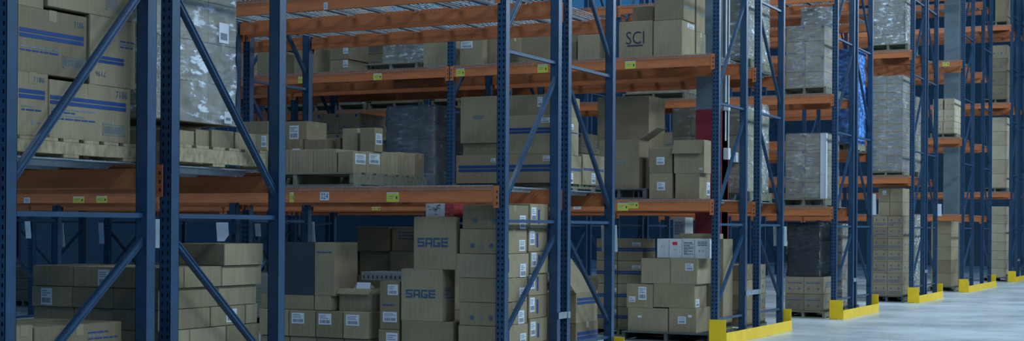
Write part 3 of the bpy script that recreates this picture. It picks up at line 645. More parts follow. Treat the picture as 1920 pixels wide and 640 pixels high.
('red', (-0.684, -0.598), (11.65, 11.9), (1.49, 1.61), 'small red and white carton beside the white one on the upper SAGE carton', 'box', '', [('F', 'speck')]),
('carton', (-0.52, -0.105), (11.6, 12.16), (0.13, 0.327), 'brown carton, lowest in the column next to the perforated post', 'box', 'small symbol-marked cartons in two columns beside the perforated post', [('R', 'vbar', 0.12, 0.16, 0.05, 0.17), ('R', 'label', 0.38, 0.5, 0.0, 0.12)]),
('carton', (-0.5, -0.105), (12.2, 12.6), (0.13, 0.347), 'brown carton, lowest in the far column behind the perforated post', 'box', 'small symbol-marked cartons in two columns beside the perforated post', [('R', 'vbar', 0.16, 0.2, 0.04, 0.17), ('R', 'label', 0.02, 0.12, 0.06, 0.19)]),
('carton', (-0.52, -0.095), (11.6, 12.14), (0.33, 0.532), 'brown carton, second from the bottom in the column next to the perforated post', 'box', 'small symbol-marked cartons in two columns beside the perforated post', [('R', 'vbar', 0.12, 0.16, 0.05, 0.17), ('R', 'label', 0.38, 0.5, 0.02, 0.12)]),
('carton', (-0.5, -0.105), (12.2, 12.6), (0.35, 0.567), 'brown carton, second from the bottom in the far column behind the perforated post', 'box', 'small symbol-marked cartons in two columns beside the perforated post', [('R', 'vbar', 0.16, 0.2, 0.04, 0.17), ('R', 'label', 0.02, 0.12, 0.06, 0.19)]),
('carton', (-0.51, -0.11499999999999999), (11.6, 12.16), (0.535, 0.737), 'brown carton, third from the bottom in the column next to the perforated post', 'box', 'small symbol-marked cartons in two columns beside the perforated post', [('F', 'symbols', 0.08, 0.36, 0.04, 0.1), ('R', 'vbar', 0.12, 0.16, 0.05, 0.17), ('R', 'label', 0.38, 0.5, 0.0, 0.12)]),
('carton', (-0.5, -0.11499999999999999), (12.2, 12.6), (0.57, 0.777), 'brown carton, third from the bottom in the far column behind the perforated post', 'box', 'small symbol-marked cartons in two columns beside the perforated post', [('R', 'vbar', 0.16, 0.2, 0.04, 0.17), ('R', 'label', 0.02, 0.12, 0.06, 0.19)]),
('carton', (-0.52, -0.105), (11.6, 12.14), (0.74, 0.952), 'brown carton, fourth from the bottom in the column next to the perforated post', 'box', 'small symbol-marked cartons in two columns beside the perforated post', [('R', 'vbar', 0.12, 0.16, 0.05, 0.17), ('R', 'label', 0.38, 0.5, 0.02, 0.12)]),
('carton', (-0.5, -0.11499999999999999), (12.2, 12.6), (0.78, 0.977), 'brown carton, fourth from the bottom in the far column behind the perforated post', 'box', 'small symbol-marked cartons in two columns beside the perforated post', [('R', 'vbar', 0.16, 0.2, 0.04, 0.17), ('R', 'label', 0.02, 0.12, 0.06, 0.19)]),
('carton', (-0.547, -0.09999999999999999), (11.6, 12.16), (0.955, 1.165), 'brown carton, fifth from the bottom in the column next to the perforated post', 'box', 'small symbol-marked cartons in two columns beside the perforated post', [('R', 'vbar', 0.12, 0.16, 0.05, 0.17), ('R', 'label', 0.38, 0.5, 0.0, 0.12)]),
('carton', (-0.5, -0.09999999999999999), (12.2, 12.6), (0.98, 1.177), 'brown carton, fifth from the bottom in the far column behind the perforated post', 'box', 'small symbol-marked cartons in two columns beside the perforated post', [('R', 'vbar', 0.16, 0.2, 0.04, 0.17), ('R', 'label', 0.02, 0.12, 0.06, 0.19)]),
('carton', (-0.51, -0.11), (11.6, 12.14), (1.168, 1.385), 'brown carton, second from the top in the column next to the perforated post', 'box', 'small symbol-marked cartons in two columns beside the perforated post', [('F', 'symbols', 0.08, 0.36, 0.04, 0.1), ('R', 'vbar', 0.12, 0.16, 0.05, 0.17), ('R', 'label', 0.38, 0.5, 0.02, 0.12)]),
('carton', (-0.5, -0.12), (12.2, 12.6), (1.18, 1.392), 'brown carton, second from the top in the far column behind the perforated post', 'box', 'small symbol-marked cartons in two columns beside the perforated post', [('R', 'vbar', 0.16, 0.2, 0.04, 0.17), ('R', 'label', 0.02, 0.12, 0.06, 0.19)]),
('carton', (-0.483, -0.105), (11.6, 12.16), (1.388, 1.597), 'brown carton, topmost in the column next to the perforated post', 'box', 'small symbol-marked cartons in two columns beside the perforated post', [('F', 'symbols', 0.08, 0.36, 0.04, 0.1), ('R', 'vbar', 0.12, 0.16, 0.05, 0.17), ('R', 'label', 0.38, 0.5, 0.0, 0.12)]),
('carton', (-0.5, -0.105), (12.2, 12.6), (1.395, 1.617), 'brown carton, topmost in the far column behind the perforated post', 'box', 'small symbol-marked cartons in two columns beside the perforated post', [('R', 'vbar', 0.16, 0.2, 0.04, 0.17), ('R', 'label', 0.02, 0.12, 0.06, 0.19)]),
('pallet', (-2.66, -1.43), (11.6, 12.15), (0, 0.13), 'wooden pallet under the dark low cartons', 'pallet', '', []),
('carton', (-2.66, -2.33), (11.62, 12.0), (0.13, 0.365), 'shaded brown carton, leftmost in the lowest floor row left of the logo cartons', 'box', 'shaded cartons on the floor behind the front beam', []),
('carton', (-2.66, -2.33), (11.6, 12.0), (0.37, 0.615), 'shaded brown carton, leftmost in the second floor row left of the logo cartons', 'box', 'shaded cartons on the floor behind the front beam', [('F', 'streak')]),
('carton', (-2.32, -2.03), (11.62, 12.0), (0.13, 0.365), 'shaded brown carton, second from left in the lowest floor row left of the logo cartons', 'box', 'shaded cartons on the floor behind the front beam', []),
('carton', (-2.32, -2.03), (11.6, 12.0), (0.37, 0.615), 'shaded brown carton, second from left in the second floor row left of the logo cartons', 'box', 'shaded cartons on the floor behind the front beam', [('F', 'label', 0.03, 0.17, 0.12, 0.22)]),
('carton', (-2.02, -1.73), (11.62, 12.0), (0.13, 0.365), 'shaded brown carton, third from left in the lowest floor row left of the logo cartons', 'box', 'shaded cartons on the floor behind the front beam', []),
('carton', (-2.02, -1.73), (11.6, 12.0), (0.37, 0.615), 'shaded brown carton, third from left in the second floor row left of the logo cartons', 'box', 'shaded cartons on the floor behind the front beam', [('F', 'label', 0.03, 0.17, 0.12, 0.22)]),
('carton', (-1.72, -1.45), (11.62, 12.0), (0.13, 0.365), 'shaded brown carton, fourth from left in the lowest floor row left of the logo cartons', 'box', 'shaded cartons on the floor behind the front beam', []),
('carton', (-1.72, -1.45), (11.6, 12.0), (0.37, 0.615), 'shaded brown carton, fourth from left in the second floor row left of the logo cartons', 'box', 'shaded cartons on the floor behind the front beam', [('F', 'label', 0.03, 0.17, 0.12, 0.22)]),
('carton', (-2.66, -2.06), (11.62, 12.05), (0.62, 0.755), 'low shaded brown carton under the tall dark carton', 'box', 'shaded cartons on the floor behind the front beam', []),
('carton', (-2.05, -1.87), (11.62, 12.05), (0.62, 0.755), 'low shaded brown carton right of the one under the tall carton', 'box', 'shaded cartons on the floor behind the front beam', []),
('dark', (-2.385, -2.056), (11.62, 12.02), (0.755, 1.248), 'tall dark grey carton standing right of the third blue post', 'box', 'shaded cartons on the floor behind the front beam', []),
('carton', (-2.05, -1.832), (11.62, 12.02), (0.755, 1.25), 'tall narrow brown carton right of the tall dark grey one', 'box', 'shaded cartons on the floor behind the front beam', [('F', 'lines', 0.023, 0.187, 0.393, 0.43)]),
('opencrumple', (-1.829, -1.476), (11.7, 12.06), (0.615, 0.824), 'open brown carton with crumpled kraft paper and a white sheet inside', 'box', 'shaded cartons on the floor behind the front beam', []),
('carton', (-1.92, -1.45), (12.2, 12.6), (0.0, 0.88), 'tall brown carton standing behind the open carton', 'box', 'shaded cartons on the floor behind the front beam', []),
('white', (-1.92, -1.42), (12.22, 12.62), (0.883, 0.965), 'low white tray of small slotted packages behind the open carton', 'box', '', [('F', 'ticks')]),
('carton', (-1.329, -1.128), (11.6, 11.9), (0.47, 0.905), 'tall narrow brown carton with two white labels, standing left of the lower SAGE carton', 'box', 'shaded cartons on the floor behind the front beam', [('F', 'label', 0.083, 0.19, 0.312, 0.406), ('F', 'lines', 0.033, 0.157, 0.21, 0.25), ('F', 'label', 0.034, 0.18, 0.066, 0.158)]),
('carton', (-1.34, -1.13), (11.6, 11.9), (0.0, 0.467), 'narrow brown carton below the tall one with two white labels', 'box', 'shaded cartons on the floor behind the front beam', [('F', 'label', 0.08, 0.2, 0.3, 0.44)]),
('carton', (-1.4, -1.04), (12.3, 12.7), (0, 0.6), 'brown carton hidden low behind the SAGE cartons', 'box', 'shaded cartons on the floor behind the front beam', []),
('carton', (-1.42, -1.06), (12.3, 12.7), (0.603, 1.15), 'brown carton with dark text lines behind the SAGE cartons', 'box', 'shaded cartons on the floor behind the front beam', [('F', 'lines', 0.05, 0.32, 0.25, 0.45)]),
('pallet', (-3.6, -1.0), (12.9, 14.0), (0, 0.12), 'long low pallet deep behind the floor cartons', 'pallet', '', []),
('carton', (-3.55, -3.15), (12.95, 13.6), (0.12, 0.52), 'shaded brown carton, first from left and first from floor, deep under middle shelf', 'box', 'dark cartons on the floor deep in the rack', []),
('carton', (-3.55, -3.15), (12.98, 13.6), (0.522, 0.9), 'shaded brown carton, first from left and second from floor, deep under middle shelf', 'box', 'dark cartons on the floor deep in the rack', [('F', 'lines', 0.08, 0.3, 0.12, 0.2)]),
('carton', (-3.55, -3.15), (13.01, 13.6), (0.902, 1.15), 'shaded brown carton, first from left and third from floor, deep under middle shelf', 'box', 'dark cartons on the floor deep in the rack', []),
('carton', (-3.13, -2.75), (12.98, 13.6), (0.12, 0.52), 'shaded brown carton, second from left and first from floor, deep under middle shelf', 'box', 'dark cartons on the floor deep in the rack', [('F', 'lines', 0.08, 0.3, 0.12, 0.2)]),
('carton', (-3.13, -2.75), (13.01, 13.6), (0.522, 0.9), 'shaded brown carton, second from left and second from floor, deep under middle shelf', 'box', 'dark cartons on the floor deep in the rack', []),
('carton', (-2.73, -2.45), (13.01, 13.6), (0.12, 0.52), 'shaded brown carton, third from left and first from floor, deep under middle shelf', 'box', 'dark cartons on the floor deep in the rack', []),
('carton', (-2.73, -2.45), (12.95, 13.6), (0.522, 0.9), 'shaded brown carton, third from left and second from floor, deep under middle shelf', 'box', 'dark cartons on the floor deep in the rack', []),
('carton', (-2.73, -2.45), (12.98, 13.6), (0.902, 1.15), 'shaded brown carton, third from left and third from floor, deep under middle shelf', 'box', 'dark cartons on the floor deep in the rack', [('F', 'lines', 0.08, 0.3, 0.12, 0.2)]),
('carton', (-2.43, -2.05), (12.95, 13.6), (0.12, 0.52), 'shaded brown carton, fourth from left and first from floor, deep under middle shelf', 'box', 'dark cartons on the floor deep in the rack', []),
('carton', (-2.43, -2.05), (12.98, 13.6), (0.522, 0.9), 'shaded brown carton, fourth from left and second from floor, deep under middle shelf', 'box', 'dark cartons on the floor deep in the rack', [('F', 'lines', 0.08, 0.3, 0.12, 0.2)]),
('carton', (-2.43, -2.05), (13.01, 13.6), (0.902, 1.15), 'shaded brown carton, fourth from left and third from floor, deep under middle shelf', 'box', 'dark cartons on the floor deep in the rack', []),
('carton', (-2.43, -2.05), (12.95, 13.6), (1.152, 1.4), 'shaded brown carton, fourth from left and fourth from floor, deep under middle shelf', 'box', 'dark cartons on the floor deep in the rack', []),
('carton', (-2.03, -1.7), (12.98, 13.6), (0.12, 0.52), 'shaded brown carton, fifth from left and first from floor, deep under middle shelf', 'box', 'dark cartons on the floor deep in the rack', [('F', 'lines', 0.08, 0.3, 0.12, 0.2)]),
('carton', (-2.03, -1.7), (13.01, 13.6), (0.522, 0.9), 'shaded brown carton, fifth from left and second from floor, deep under middle shelf', 'box', 'dark cartons on the floor deep in the rack', []),
('carton', (-2.03, -1.7), (12.95, 13.6), (0.902, 1.15), 'shaded brown carton, fifth from left and third from floor, deep under middle shelf', 'box', 'dark cartons on the floor deep in the rack', []),
('carton', (-2.03, -1.7), (12.98, 13.6), (1.152, 1.4), 'shaded brown carton, fifth from left and fourth from floor, deep under middle shelf', 'box', 'dark cartons on the floor deep in the rack', [('F', 'lines', 0.08, 0.3, 0.12, 0.2)]),
('carton', (-1.68, -1.3), (13.01, 13.6), (0.12, 0.52), 'shaded brown carton, sixth from left and first from floor, deep under middle shelf', 'box', 'dark cartons on the floor deep in the rack', []),
('carton', (-1.68, -1.3), (12.95, 13.6), (0.522, 0.9), 'shaded brown carton, sixth from left and second from floor, deep under middle shelf', 'box', 'dark cartons on the floor deep in the rack', []),
('carton', (-1.68, -1.3), (12.98, 13.6), (0.902, 1.15), 'shaded brown carton, sixth from left and third from floor, deep under middle shelf', 'box', 'dark cartons on the floor deep in the rack', [('F', 'lines', 0.08, 0.3, 0.12, 0.2)]),
('white', (-1.62, -1.5), (13.0, 13.25), (1.153, 1.25), 'lower left of four small white packages left of the upper SAGE carton', 'package', 'small white packages on the dark cartons', []),
('white', (-1.48, -1.33), (13.0, 13.25), (1.153, 1.21), 'lower right of four small white packages left of the upper SAGE carton', 'package', 'small white packages on the dark cartons', []),
('white', (-1.45, -1.31), (13.0, 13.25), (1.213, 1.29), 'upper right of four small white packages left of the upper SAGE carton', 'package', 'small white packages on the dark cartons', []),
('white', (-1.66, -1.52), (13.0, 13.25), (1.253, 1.32), 'upper left of four small white packages left of the upper SAGE carton', 'package', 'small white packages on the dark cartons', []),
('pallet', (-0.95, -0.12), (12.95, 13.95), (0, 0.11), 'wooden pallet under the blue-banded floor cartons at the end of the second rack', 'pallet', 'wooden pallets on the racks', []),
('carton', (-0.7, -0.2), (13.46, 14.014), (0.22, 0.458), 'blue-banded brown carton, lower one right of the fourth post', 'box', 'blue-banded cartons on the floor behind the narrow diagonal brace', [('R', 'stripe1', 0.025, 0.54, 0.071, 0.146)]),
('openflapside', (-0.7, -0.2), (13.455, 13.995), (0.458, 0.758), 'blue-banded open brown carton with its flap leaning out, right of the fourth post', 'box', 'blue-banded cartons on the floor behind the narrow diagonal brace', [('R', 'stripe1', 0.025, 0.536, 0.181, 0.245)]),
('carton', (-0.7, -0.2), (13.12, 13.72), (0.11, 0.218), 'thin brown carton on the floor pallet under the banded cartons', 'box', 'blue-banded cartons on the floor behind the narrow diagonal brace', []),
('pallet', (-1.68, -0.96), (17.3, 18.4), (1.768, 1.898), 'dark wooden pallet under the big open carton on the lower shelf', 'pallet', 'wooden pallets on the racks', []),
('openflap', (-1.605, -1.071), (17.36, 17.692), (1.898, 2.508), 'big brown carton with a dark flap folded out, on the dark pallet', 'box', 'large cartons on the lower shelf left of the building column', [('F', 'band', 0.232, 0.348, 0.334, 0.356), ('F', 'band', 0.24, 0.319, 0.301, 0.322)]),
('carton', (-1.5, -0.8), (18.0, 18.38), (1.9, 2.44), 'brown carton hidden low behind the big open carton', 'box', 'large cartons on the lower shelf left of the building column', []),
('carton', (-1.909, -1.186), (18.0, 18.591), (2.44, 3.117), 'tall wide brown carton towering behind the big open carton', 'box', 'large cartons on the lower shelf left of the building column', []),
('carton', (-0.927, -0.626), (17.34, 17.74), (1.768, 2.086), 'square brown carton with a white label, lower left of the four at the shelf end', 'box', 'four square cartons at the right end of the lower shelf', [('F', 'label', 0.105, 0.211, 0.106, 0.206)]),
('carton', (-0.929, -0.628), (17.34, 17.74), (2.086, 2.396), 'square brown carton with a white label, upper left of the four at the shelf end', 'box', 'four square cartons at the right end of the lower shelf', [('F', 'label', 0.098, 0.204, 0.105, 0.199)]),
('carton', (-0.584, -0.273), (17.34, 17.764), (1.768, 2.082), 'brown carton labelled on its side, lower right of four at the shelf end', 'box', 'four square cartons at the right end of the lower shelf', [('R', 'label', 0.279, 0.405, 0.048, 0.21), ('F', 'tape')]),
('openlid', (-0.6, -0.214), (17.34, 17.602), (2.082, 2.488), 'open brown carton with lid flap bent down to the front, upper right of four', 'box', 'four square cartons at the right end of the lower shelf', [('F', 'label', 0.325, 0.366, 0.037, 0.064)]),
('carton', (-1.354, -0.904), (17.36, 17.81), (3.533, 3.989), 'brown carton printed SCI in dark letters on the upper shelf', 'box', 'brown cartons on the upper shelf', [('F', 'text', 0.1, 0.344, 0.171, 0.33, 'SCI'), ('F', 'line', 0.116, 0.323, 0.142, 0.162)]),
('carton', (-0.89, -0.513), (17.36, 17.835), (3.533, 3.979), 'wide brown carton right of the SCI carton on the upper shelf', 'box', 'brown cartons on the upper shelf', [('R', 'label', 0.193, 0.433, 0.37, 0.42)]),
('carton', (-0.879, -0.495), (17.36, 17.775), (3.979, 4.459), 'plain brown carton on top of the one right of the SCI carton', 'box', 'brown cartons on the upper shelf', [('R', 'band', 0.04, 0.398, 0.146, 0.177)]),
('carton', (-1.344, -1.081), (17.8, 18.2), (4.0, 4.241), 'dark flat-fronted carton standing behind the SCI carton', 'box', 'brown cartons on the upper shelf', []),
('carton', (-1.3, -0.93), (17.85, 18.3), (3.533, 3.998), 'brown carton behind the SCI carton supporting the dark one', 'box', 'brown cartons on the upper shelf', []),
('carton', (-0.9, -0.5), (17.86, 18.211), (3.533, 3.891), 'brown carton with a stepped mark at the right end behind the wide carton', 'box', 'brown cartons on the upper shelf', [('R', 'mark', 0.04, 0.29, 0.167, 0.254)]),
('carton', (-0.9, -0.5), (17.853, 18.183), (3.891, 4.376), 'tall brown carton on the stepped-mark one at the right shelf end', 'box', 'brown cartons on the upper shelf', [('R', 'band', 0.004, 0.31, 0.22, 0.242)]),
('carton', (-1.934, -1.631), (17.4, 17.9), (3.533, 3.862), 'brown carton seen between the paired posts on the upper shelf', 'box', 'brown cartons on the upper shelf', []),
('carton', (-2.195, -2.037), (17.6, 18.0), (3.533, 3.937), 'narrow brown carton left of the one between the paired posts', 'box', 'brown cartons on the upper shelf', []),
('carton', (-2.727, -2.331), (17.4, 17.9), (3.533, 3.88), 'brown carton right of the perforated post on the upper shelf', 'box', 'brown cartons on the upper shelf', []),
('carton', (-3.639, -3.297), (17.4, 17.9), (3.533, 3.9), 'brown carton with a torn white label left of the perforated post on the upper shelf', 'box', 'brown cartons on the upper shelf', [('F', 'label', 0.015, 0.191, 0.239, 0.332)]),
('carton', (-3.295, -3.019), (17.55, 18.05), (3.533, 3.944), 'darker brown carton half behind the perforated post on the upper shelf', 'box', 'brown cartons on the upper shelf', []),
('pallet', (-1.26, -0.1), (17.28, 18.4), (0, 0.12), 'dark pallet on the floor under the labelled cartons by the column', 'pallet', 'wooden pallets on the racks', []),
('carton', (-1.208, -0.678), (17.36, 17.86), (0.12, 0.41), 'wide brown carton without big label, lower left on the floor pallet', 'box', 'labelled brown cartons on the floor pallet beside the yellow guard', [('F', 'paper', 0.135, 0.185, 0.168, 0.193)]),
('carton', (-0.664, -0.311), (17.36, 17.909), (0.12, 0.424), 'brown carton with a square white label, lower right on the floor pallet', 'box', 'labelled brown cartons on the floor pallet beside the yellow guard', [('F', 'label', 0.118, 0.223, 0.108, 0.197), ('F', 'paper', 0.25, 0.298, 0.189, 0.221)]),
('carton', (-1.225, -0.876), (17.36, 17.86), (0.41, 0.706), 'brown carton with two crooked white labels in the middle floor layer', 'box', 'labelled brown cartons on the floor pallet beside the yellow guard', [('F', 'label', 0.157, 0.264, 0.099, 0.263), ('F', 'label', 0.029, 0.115, 0.069, 0.14)]),
('carton', (-0.869, -0.333), (17.36, 17.823), (0.424, 0.716), 'widest brown carton in the middle floor layer, small label on its end', 'box', 'labelled brown cartons on the floor pallet beside the yellow guard', [('R', 'label', 0.039, 0.18, 0.009, 0.107), ('F', 'streak')]),
('carton', (-1.034, -0.654), (17.36, 17.86), (0.716, 1.029), 'shaded brown carton at the left of the third floor layer', 'box', 'labelled brown cartons on the floor pallet beside the yellow guard', []),
('carton', (-0.647, -0.301), (17.36, 17.888), (0.716, 1.034), 'brown carton with a tilted white label at the right of the third floor layer', 'box', 'labelled brown cartons on the floor pallet beside the yellow guard', [('F', 'label', 0.194, 0.298, 0.169, 0.259)]),
('white', (-0.839, -0.684), (17.4, 17.75), (1.034, 1.274), 'white carton with grey round print, leftmost of four in a row', 'box', 'white printed cartons on top of the labelled brown ones', [('F', 'mark', 0.042, 0.113, 0.095, 0.187)]),
('white', (-0.681, -0.517), (17.4, 17.75), (1.034, 1.275), 'white carton with a small red mark, second of four in a row', 'box', 'white printed cartons on top of the labelled brown ones', [('F', 'redmark', 0.045, 0.108, 0.163, 0.202), ('F', 'mark', 0.052, 0.109, 0.077, 0.129)]),
('white', (-0.514, -0.351), (17.4, 17.75), (1.034, 1.277), 'grey-white carton, third of four in a row', 'box', 'white printed cartons on top of the labelled brown ones', [('F', 'lines', 0.024, 0.15, 0.047, 0.203)]),
('white', (-0.348, -0.152), (17.4, 17.75), (1.034, 1.278), 'wider white carton with two printed panels, rightmost of four in a row', 'box', 'white printed cartons on top of the labelled brown ones', [('F', 'mark', 0.038, 0.135, 0.062, 0.126), ('F', 'lines', 0.038, 0.161, 0.154, 0.218)]),
('carton', (-0.56, -0.13), (17.45, 17.85), (1.275, 1.34), 'flat brown carton lying on the row of white cartons', 'box', '', []),
('white', (-0.812, -0.648), (17.9, 18.2), (1.275, 1.543), 'upright white carton standing behind the row of four white ones', 'box', '', [('F', 'lines', 0.021, 0.143, 0.052, 0.221)]),
('carton', (-0.9, -0.15), (17.92, 18.3), (0.12, 1.273), 'tall brown carton hidden behind the row of white cartons', 'box', '', []),
('pallet', (-1.95, -1.25), (18.0, 18.9), (0, 0.1), 'pallet under the blue-banded cartons behind the fifth post', 'pallet', 'wooden pallets on the racks', []),
('carton', (-1.93, -1.64), (18.05, 18.5), (0.1, 0.376), 'brown carton with a blue band, bottom in the left column behind the fifth post', 'box', 'brown cartons with blue bands stacked left of the labelled floor pallet', [('F', 'stripe1', 0.0, 0.4, 0.12, 0.165), ('F', 'label', 0.2, 0.32, 0.19, 0.24), ('R', 'stripe1', 0, 0.5, 0.12, 0.165)]),
('carton', (-1.63, -1.28), (18.05, 18.5), (0.1, 0.376), 'brown carton with a blue band, bottom in the right column behind the fifth post', 'box', 'brown cartons with blue bands stacked left of the labelled floor pallet', [('F', 'stripe1', 0.0, 0.4, 0.12, 0.165), ('F', 'label', 0.2, 0.32, 0.19, 0.24), ('R', 'stripe1', 0, 0.5, 0.12, 0.165)]),
('carton', (-1.93, -1.64), (18.05, 18.5), (0.38, 0.676), 'brown carton with a blue band, second in the left column behind the fifth post', 'box', 'brown cartons with blue bands stacked left of the labelled floor pallet', [('F', 'stripe1', 0.0, 0.4, 0.12, 0.165), ('F', 'label', 0.2, 0.32, 0.19, 0.24), ('R', 'stripe1', 0, 0.5, 0.12, 0.165)]),
('carton', (-1.63, -1.28), (18.05, 18.5), (0.38, 0.676), 'brown carton with a blue band, second in the right column behind the fifth post', 'box', 'brown cartons with blue bands stacked left of the labelled floor pallet', [('F', 'stripe1', 0.0, 0.4, 0.12, 0.165), ('F', 'label', 0.2, 0.32, 0.19, 0.24), ('R', 'stripe1', 0, 0.5, 0.12, 0.165)]),
('carton', (-1.93, -1.64), (18.05, 18.5), (0.68, 0.976), 'brown carton with a blue band, third in the left column behind the fifth post', 'box', 'brown cartons with blue bands stacked left of the labelled floor pallet', [('F', 'stripe1', 0.0, 0.4, 0.12, 0.165), ('F', 'label', 0.2, 0.32, 0.19, 0.24), ('R', 'stripe1', 0, 0.5, 0.12, 0.165)]),
('carton', (-1.63, -1.28), (18.05, 18.5), (0.68, 0.976), 'brown carton with a blue band, third in the right column behind the fifth post', 'box', 'brown cartons with blue bands stacked left of the labelled floor pallet', [('F', 'stripe1', 0.0, 0.4, 0.12, 0.165), ('F', 'label', 0.2, 0.32, 0.19, 0.24), ('R', 'stripe1', 0, 0.5, 0.12, 0.165)]),
('carton', (-1.93, -1.64), (18.05, 18.5), (0.98, 1.266), 'brown carton with a blue band, top in the left column behind the fifth post', 'box', 'brown cartons with blue bands stacked left of the labelled floor pallet', [('F', 'stripe1', 0.0, 0.4, 0.12, 0.165), ('F', 'label', 0.2, 0.32, 0.19, 0.24), ('R', 'stripe1', 0, 0.5, 0.12, 0.165)]),
('carton', (-1.63, -1.28), (18.05, 18.5), (0.98, 1.266), 'brown carton with a blue band, top in the right column behind the fifth post', 'box', 'brown cartons with blue bands stacked left of the labelled floor pallet', [('F', 'stripe1', 0.0, 0.4, 0.12, 0.165), ('F', 'label', 0.2, 0.32, 0.19, 0.24), ('R', 'stripe1', 0, 0.5, 0.12, 0.165)]),
('wrappedgrey', (-4.76, -4.0), (17.38, 18.4), (1.9, 3.03), 'dark grey wrapped load of thin cartons left of the joint in the upper orange beams', 'wrapped pallet', '', [3, 2, 5, 'plain']),
('pallet', (-4.78, -3.98), (17.36, 18.42), (1.768, 1.898), 'pallet under the dark grey wrapped load', 'pallet', 'wooden pallets on the racks', []),
('wrapped', (-5.2, -4.45), (18.0, 18.4), (3.66, 4.1), 'silvery crinkled film-wrapped load on the upper shelf behind the top beams', 'wrapped pallet', '', [3, 1, 3, 'plain']),
('pallet', (-5.25, -4.4), (17.6, 18.42), (3.533, 3.653), 'pallet under the silvery load on the upper shelf', 'pallet', 'wooden pallets on the racks', []),
('carton', (-5.75, -5.45), (17.5, 18.0), (3.533, 3.72), 'lower brown carton with a label beside the silvery load', 'box', 'brown cartons far left on the upper shelf', [('F', 'label', 0.22, 0.3, 0.08, 0.18)]),
('carton', (-5.75, -5.42), (17.5, 18.0), (3.723, 4.0), 'upper brown carton with a label beside the silvery load', 'box', 'brown cartons far left on the upper shelf', [('F', 'label', 0.22, 0.3, 0.08, 0.18)]),
('carton', (-6.35, -6.0), (17.5, 18.0), (3.533, 3.95), 'brown carton behind the brace left on the upper shelf', 'box', 'brown cartons far left on the upper shelf', []),
('carton', (-6.98, -6.6), (17.5, 18.0), (3.533, 3.9), 'leftmost brown carton on the upper shelf', 'box', 'brown cartons far left on the upper shelf', []),
('carton', (-4.25, -3.85), (17.5, 18.0), (3.533, 3.95), 'brown carton just left of the beam joint on the upper shelf', 'box', 'brown cartons far left on the upper shelf', []),
('wrapped', (-1.25, -0.2), (19.05, 19.7), (1.9, 3.02), 'pale grey film-wrapped load behind the paired posts beside the column', 'wrapped pallet', '', [4, 2, 3, 'plain']),
('pallet', (-1.25, -0.15), (19.0, 20.05), (1.768, 1.898), 'pallet under the pale grey load behind the paired posts', 'pallet', 'wooden pallets on the racks', []),
('wrappedwhite', (-1.25, -0.2), (19.75, 20.05), (1.9, 3.1), 'narrow white film-wrapped load nearest the right pair of posts', 'wrapped pallet', '', [3, 1, 3, 'plain']),
('wrapped', (-1.25, -0.2), (19.05, 20.05), (3.66, 4.9), 'silvery wrapped load above the pale grey ones behind the paired posts', 'wrapped pallet', '', [4, 4, 4, 'plain']),
('pallet', (-1.25, -0.15), (19.0, 20.05), (3.533, 3.653), 'pallet under the silvery load behind the paired posts', 'pallet', 'wooden pallets on the racks', []),
('pallet', (-1.25, -0.2), (19.0, 20.0), (0, 0.12), 'floor pallet seen between the paired posts above the yellow guard', 'pallet', 'wooden pallets on the racks', []),
('carton', (-0.75, -0.22), (19.5, 20.0), (0.12, 0.317), 'small marked brown carton, first from the floor between the paired posts', 'box', 'marked cartons on the floor between the paired posts', [('R', 'symbols', 0.08, 0.42, 0.05, 0.14)]),
('carton', (-0.75, -0.24), (19.05, 19.45), (0.12, 0.317), 'dark brown carton, first from the floor left in the gap between the paired posts', 'box', 'marked cartons on the floor between the paired posts', []),
('carton', (-0.75, -0.22), (19.5, 20.0), (0.32, 0.517), 'small marked brown carton, second from the floor between the paired posts', 'box', 'marked cartons on the floor between the paired posts', [('R', 'symbols', 0.08, 0.42, 0.05, 0.14)]),
('carton', (-0.75, -0.24), (19.05, 19.45), (0.32, 0.517), 'dark brown carton, second from the floor left in the gap between the paired posts', 'box', 'marked cartons on the floor between the paired posts', []),
('carton', (-0.75, -0.22), (19.5, 20.0), (0.52, 0.717), 'small marked brown carton, third from the floor between the paired posts', 'box', 'marked cartons on the floor between the paired posts', [('R', 'symbols', 0.08, 0.42, 0.05, 0.14)]),
('carton', (-0.75, -0.24), (19.05, 19.45), (0.52, 0.717), 'dark brown carton, third from the floor left in the gap between the paired posts', 'box', 'marked cartons on the floor between the paired posts', []),
('carton', (-0.75, -0.22), (19.5, 20.0), (0.72, 0.917), 'small marked brown carton, fourth from the floor between the paired posts', 'box', 'marked cartons on the floor between the paired posts', [('R', 'symbols', 0.08, 0.42, 0.05, 0.14)]),
('carton', (-0.75, -0.24), (19.05, 19.45), (0.72, 0.917), 'dark brown carton, fourth from the floor left in the gap between the paired posts', 'box', 'marked cartons on the floor between the paired posts', []),
('pallet', (-0.9, -0.2), (23.15, 24.2), (3.533, 3.653), 'pallet on the upper shelf of the fourth rack end', 'pallet', 'wooden pallets on the racks', []),
('wrapped', (-0.86, -0.24), (23.2, 23.75), (3.655, 4.63), 'wrapped load with small blue logos on the upper shelf of the fourth rack end', 'wrapped pallet', '', [2, 1, 4, 'logo']),
('wrapped', (-0.78, -0.26), (23.8, 24.15), (3.655, 5.0), 'taller silvery wrapped load behind the blue-logo cartons', 'wrapped pallet', '', [2, 1, 5, 'logo']),
('pallet', (-0.9, -0.2), (23.15, 24.2), (1.768, 1.888), 'pallet on the lower shelf of the fourth rack end', 'pallet', 'wooden pallets on the racks', []),
('wrapped', (-0.86, -0.22), (23.2, 24.1), (1.89, 2.92), 'wrapped load with white corner strips, lower shelf of the fourth rack end', 'wrapped pallet', '', [2, 2, 4, 'logo']),
('pallet', (-0.9, -0.2), (23.15, 24.15), (0, 0.11), 'pallet on the floor at the fourth rack end', 'pallet', 'wooden pallets on the racks', []),
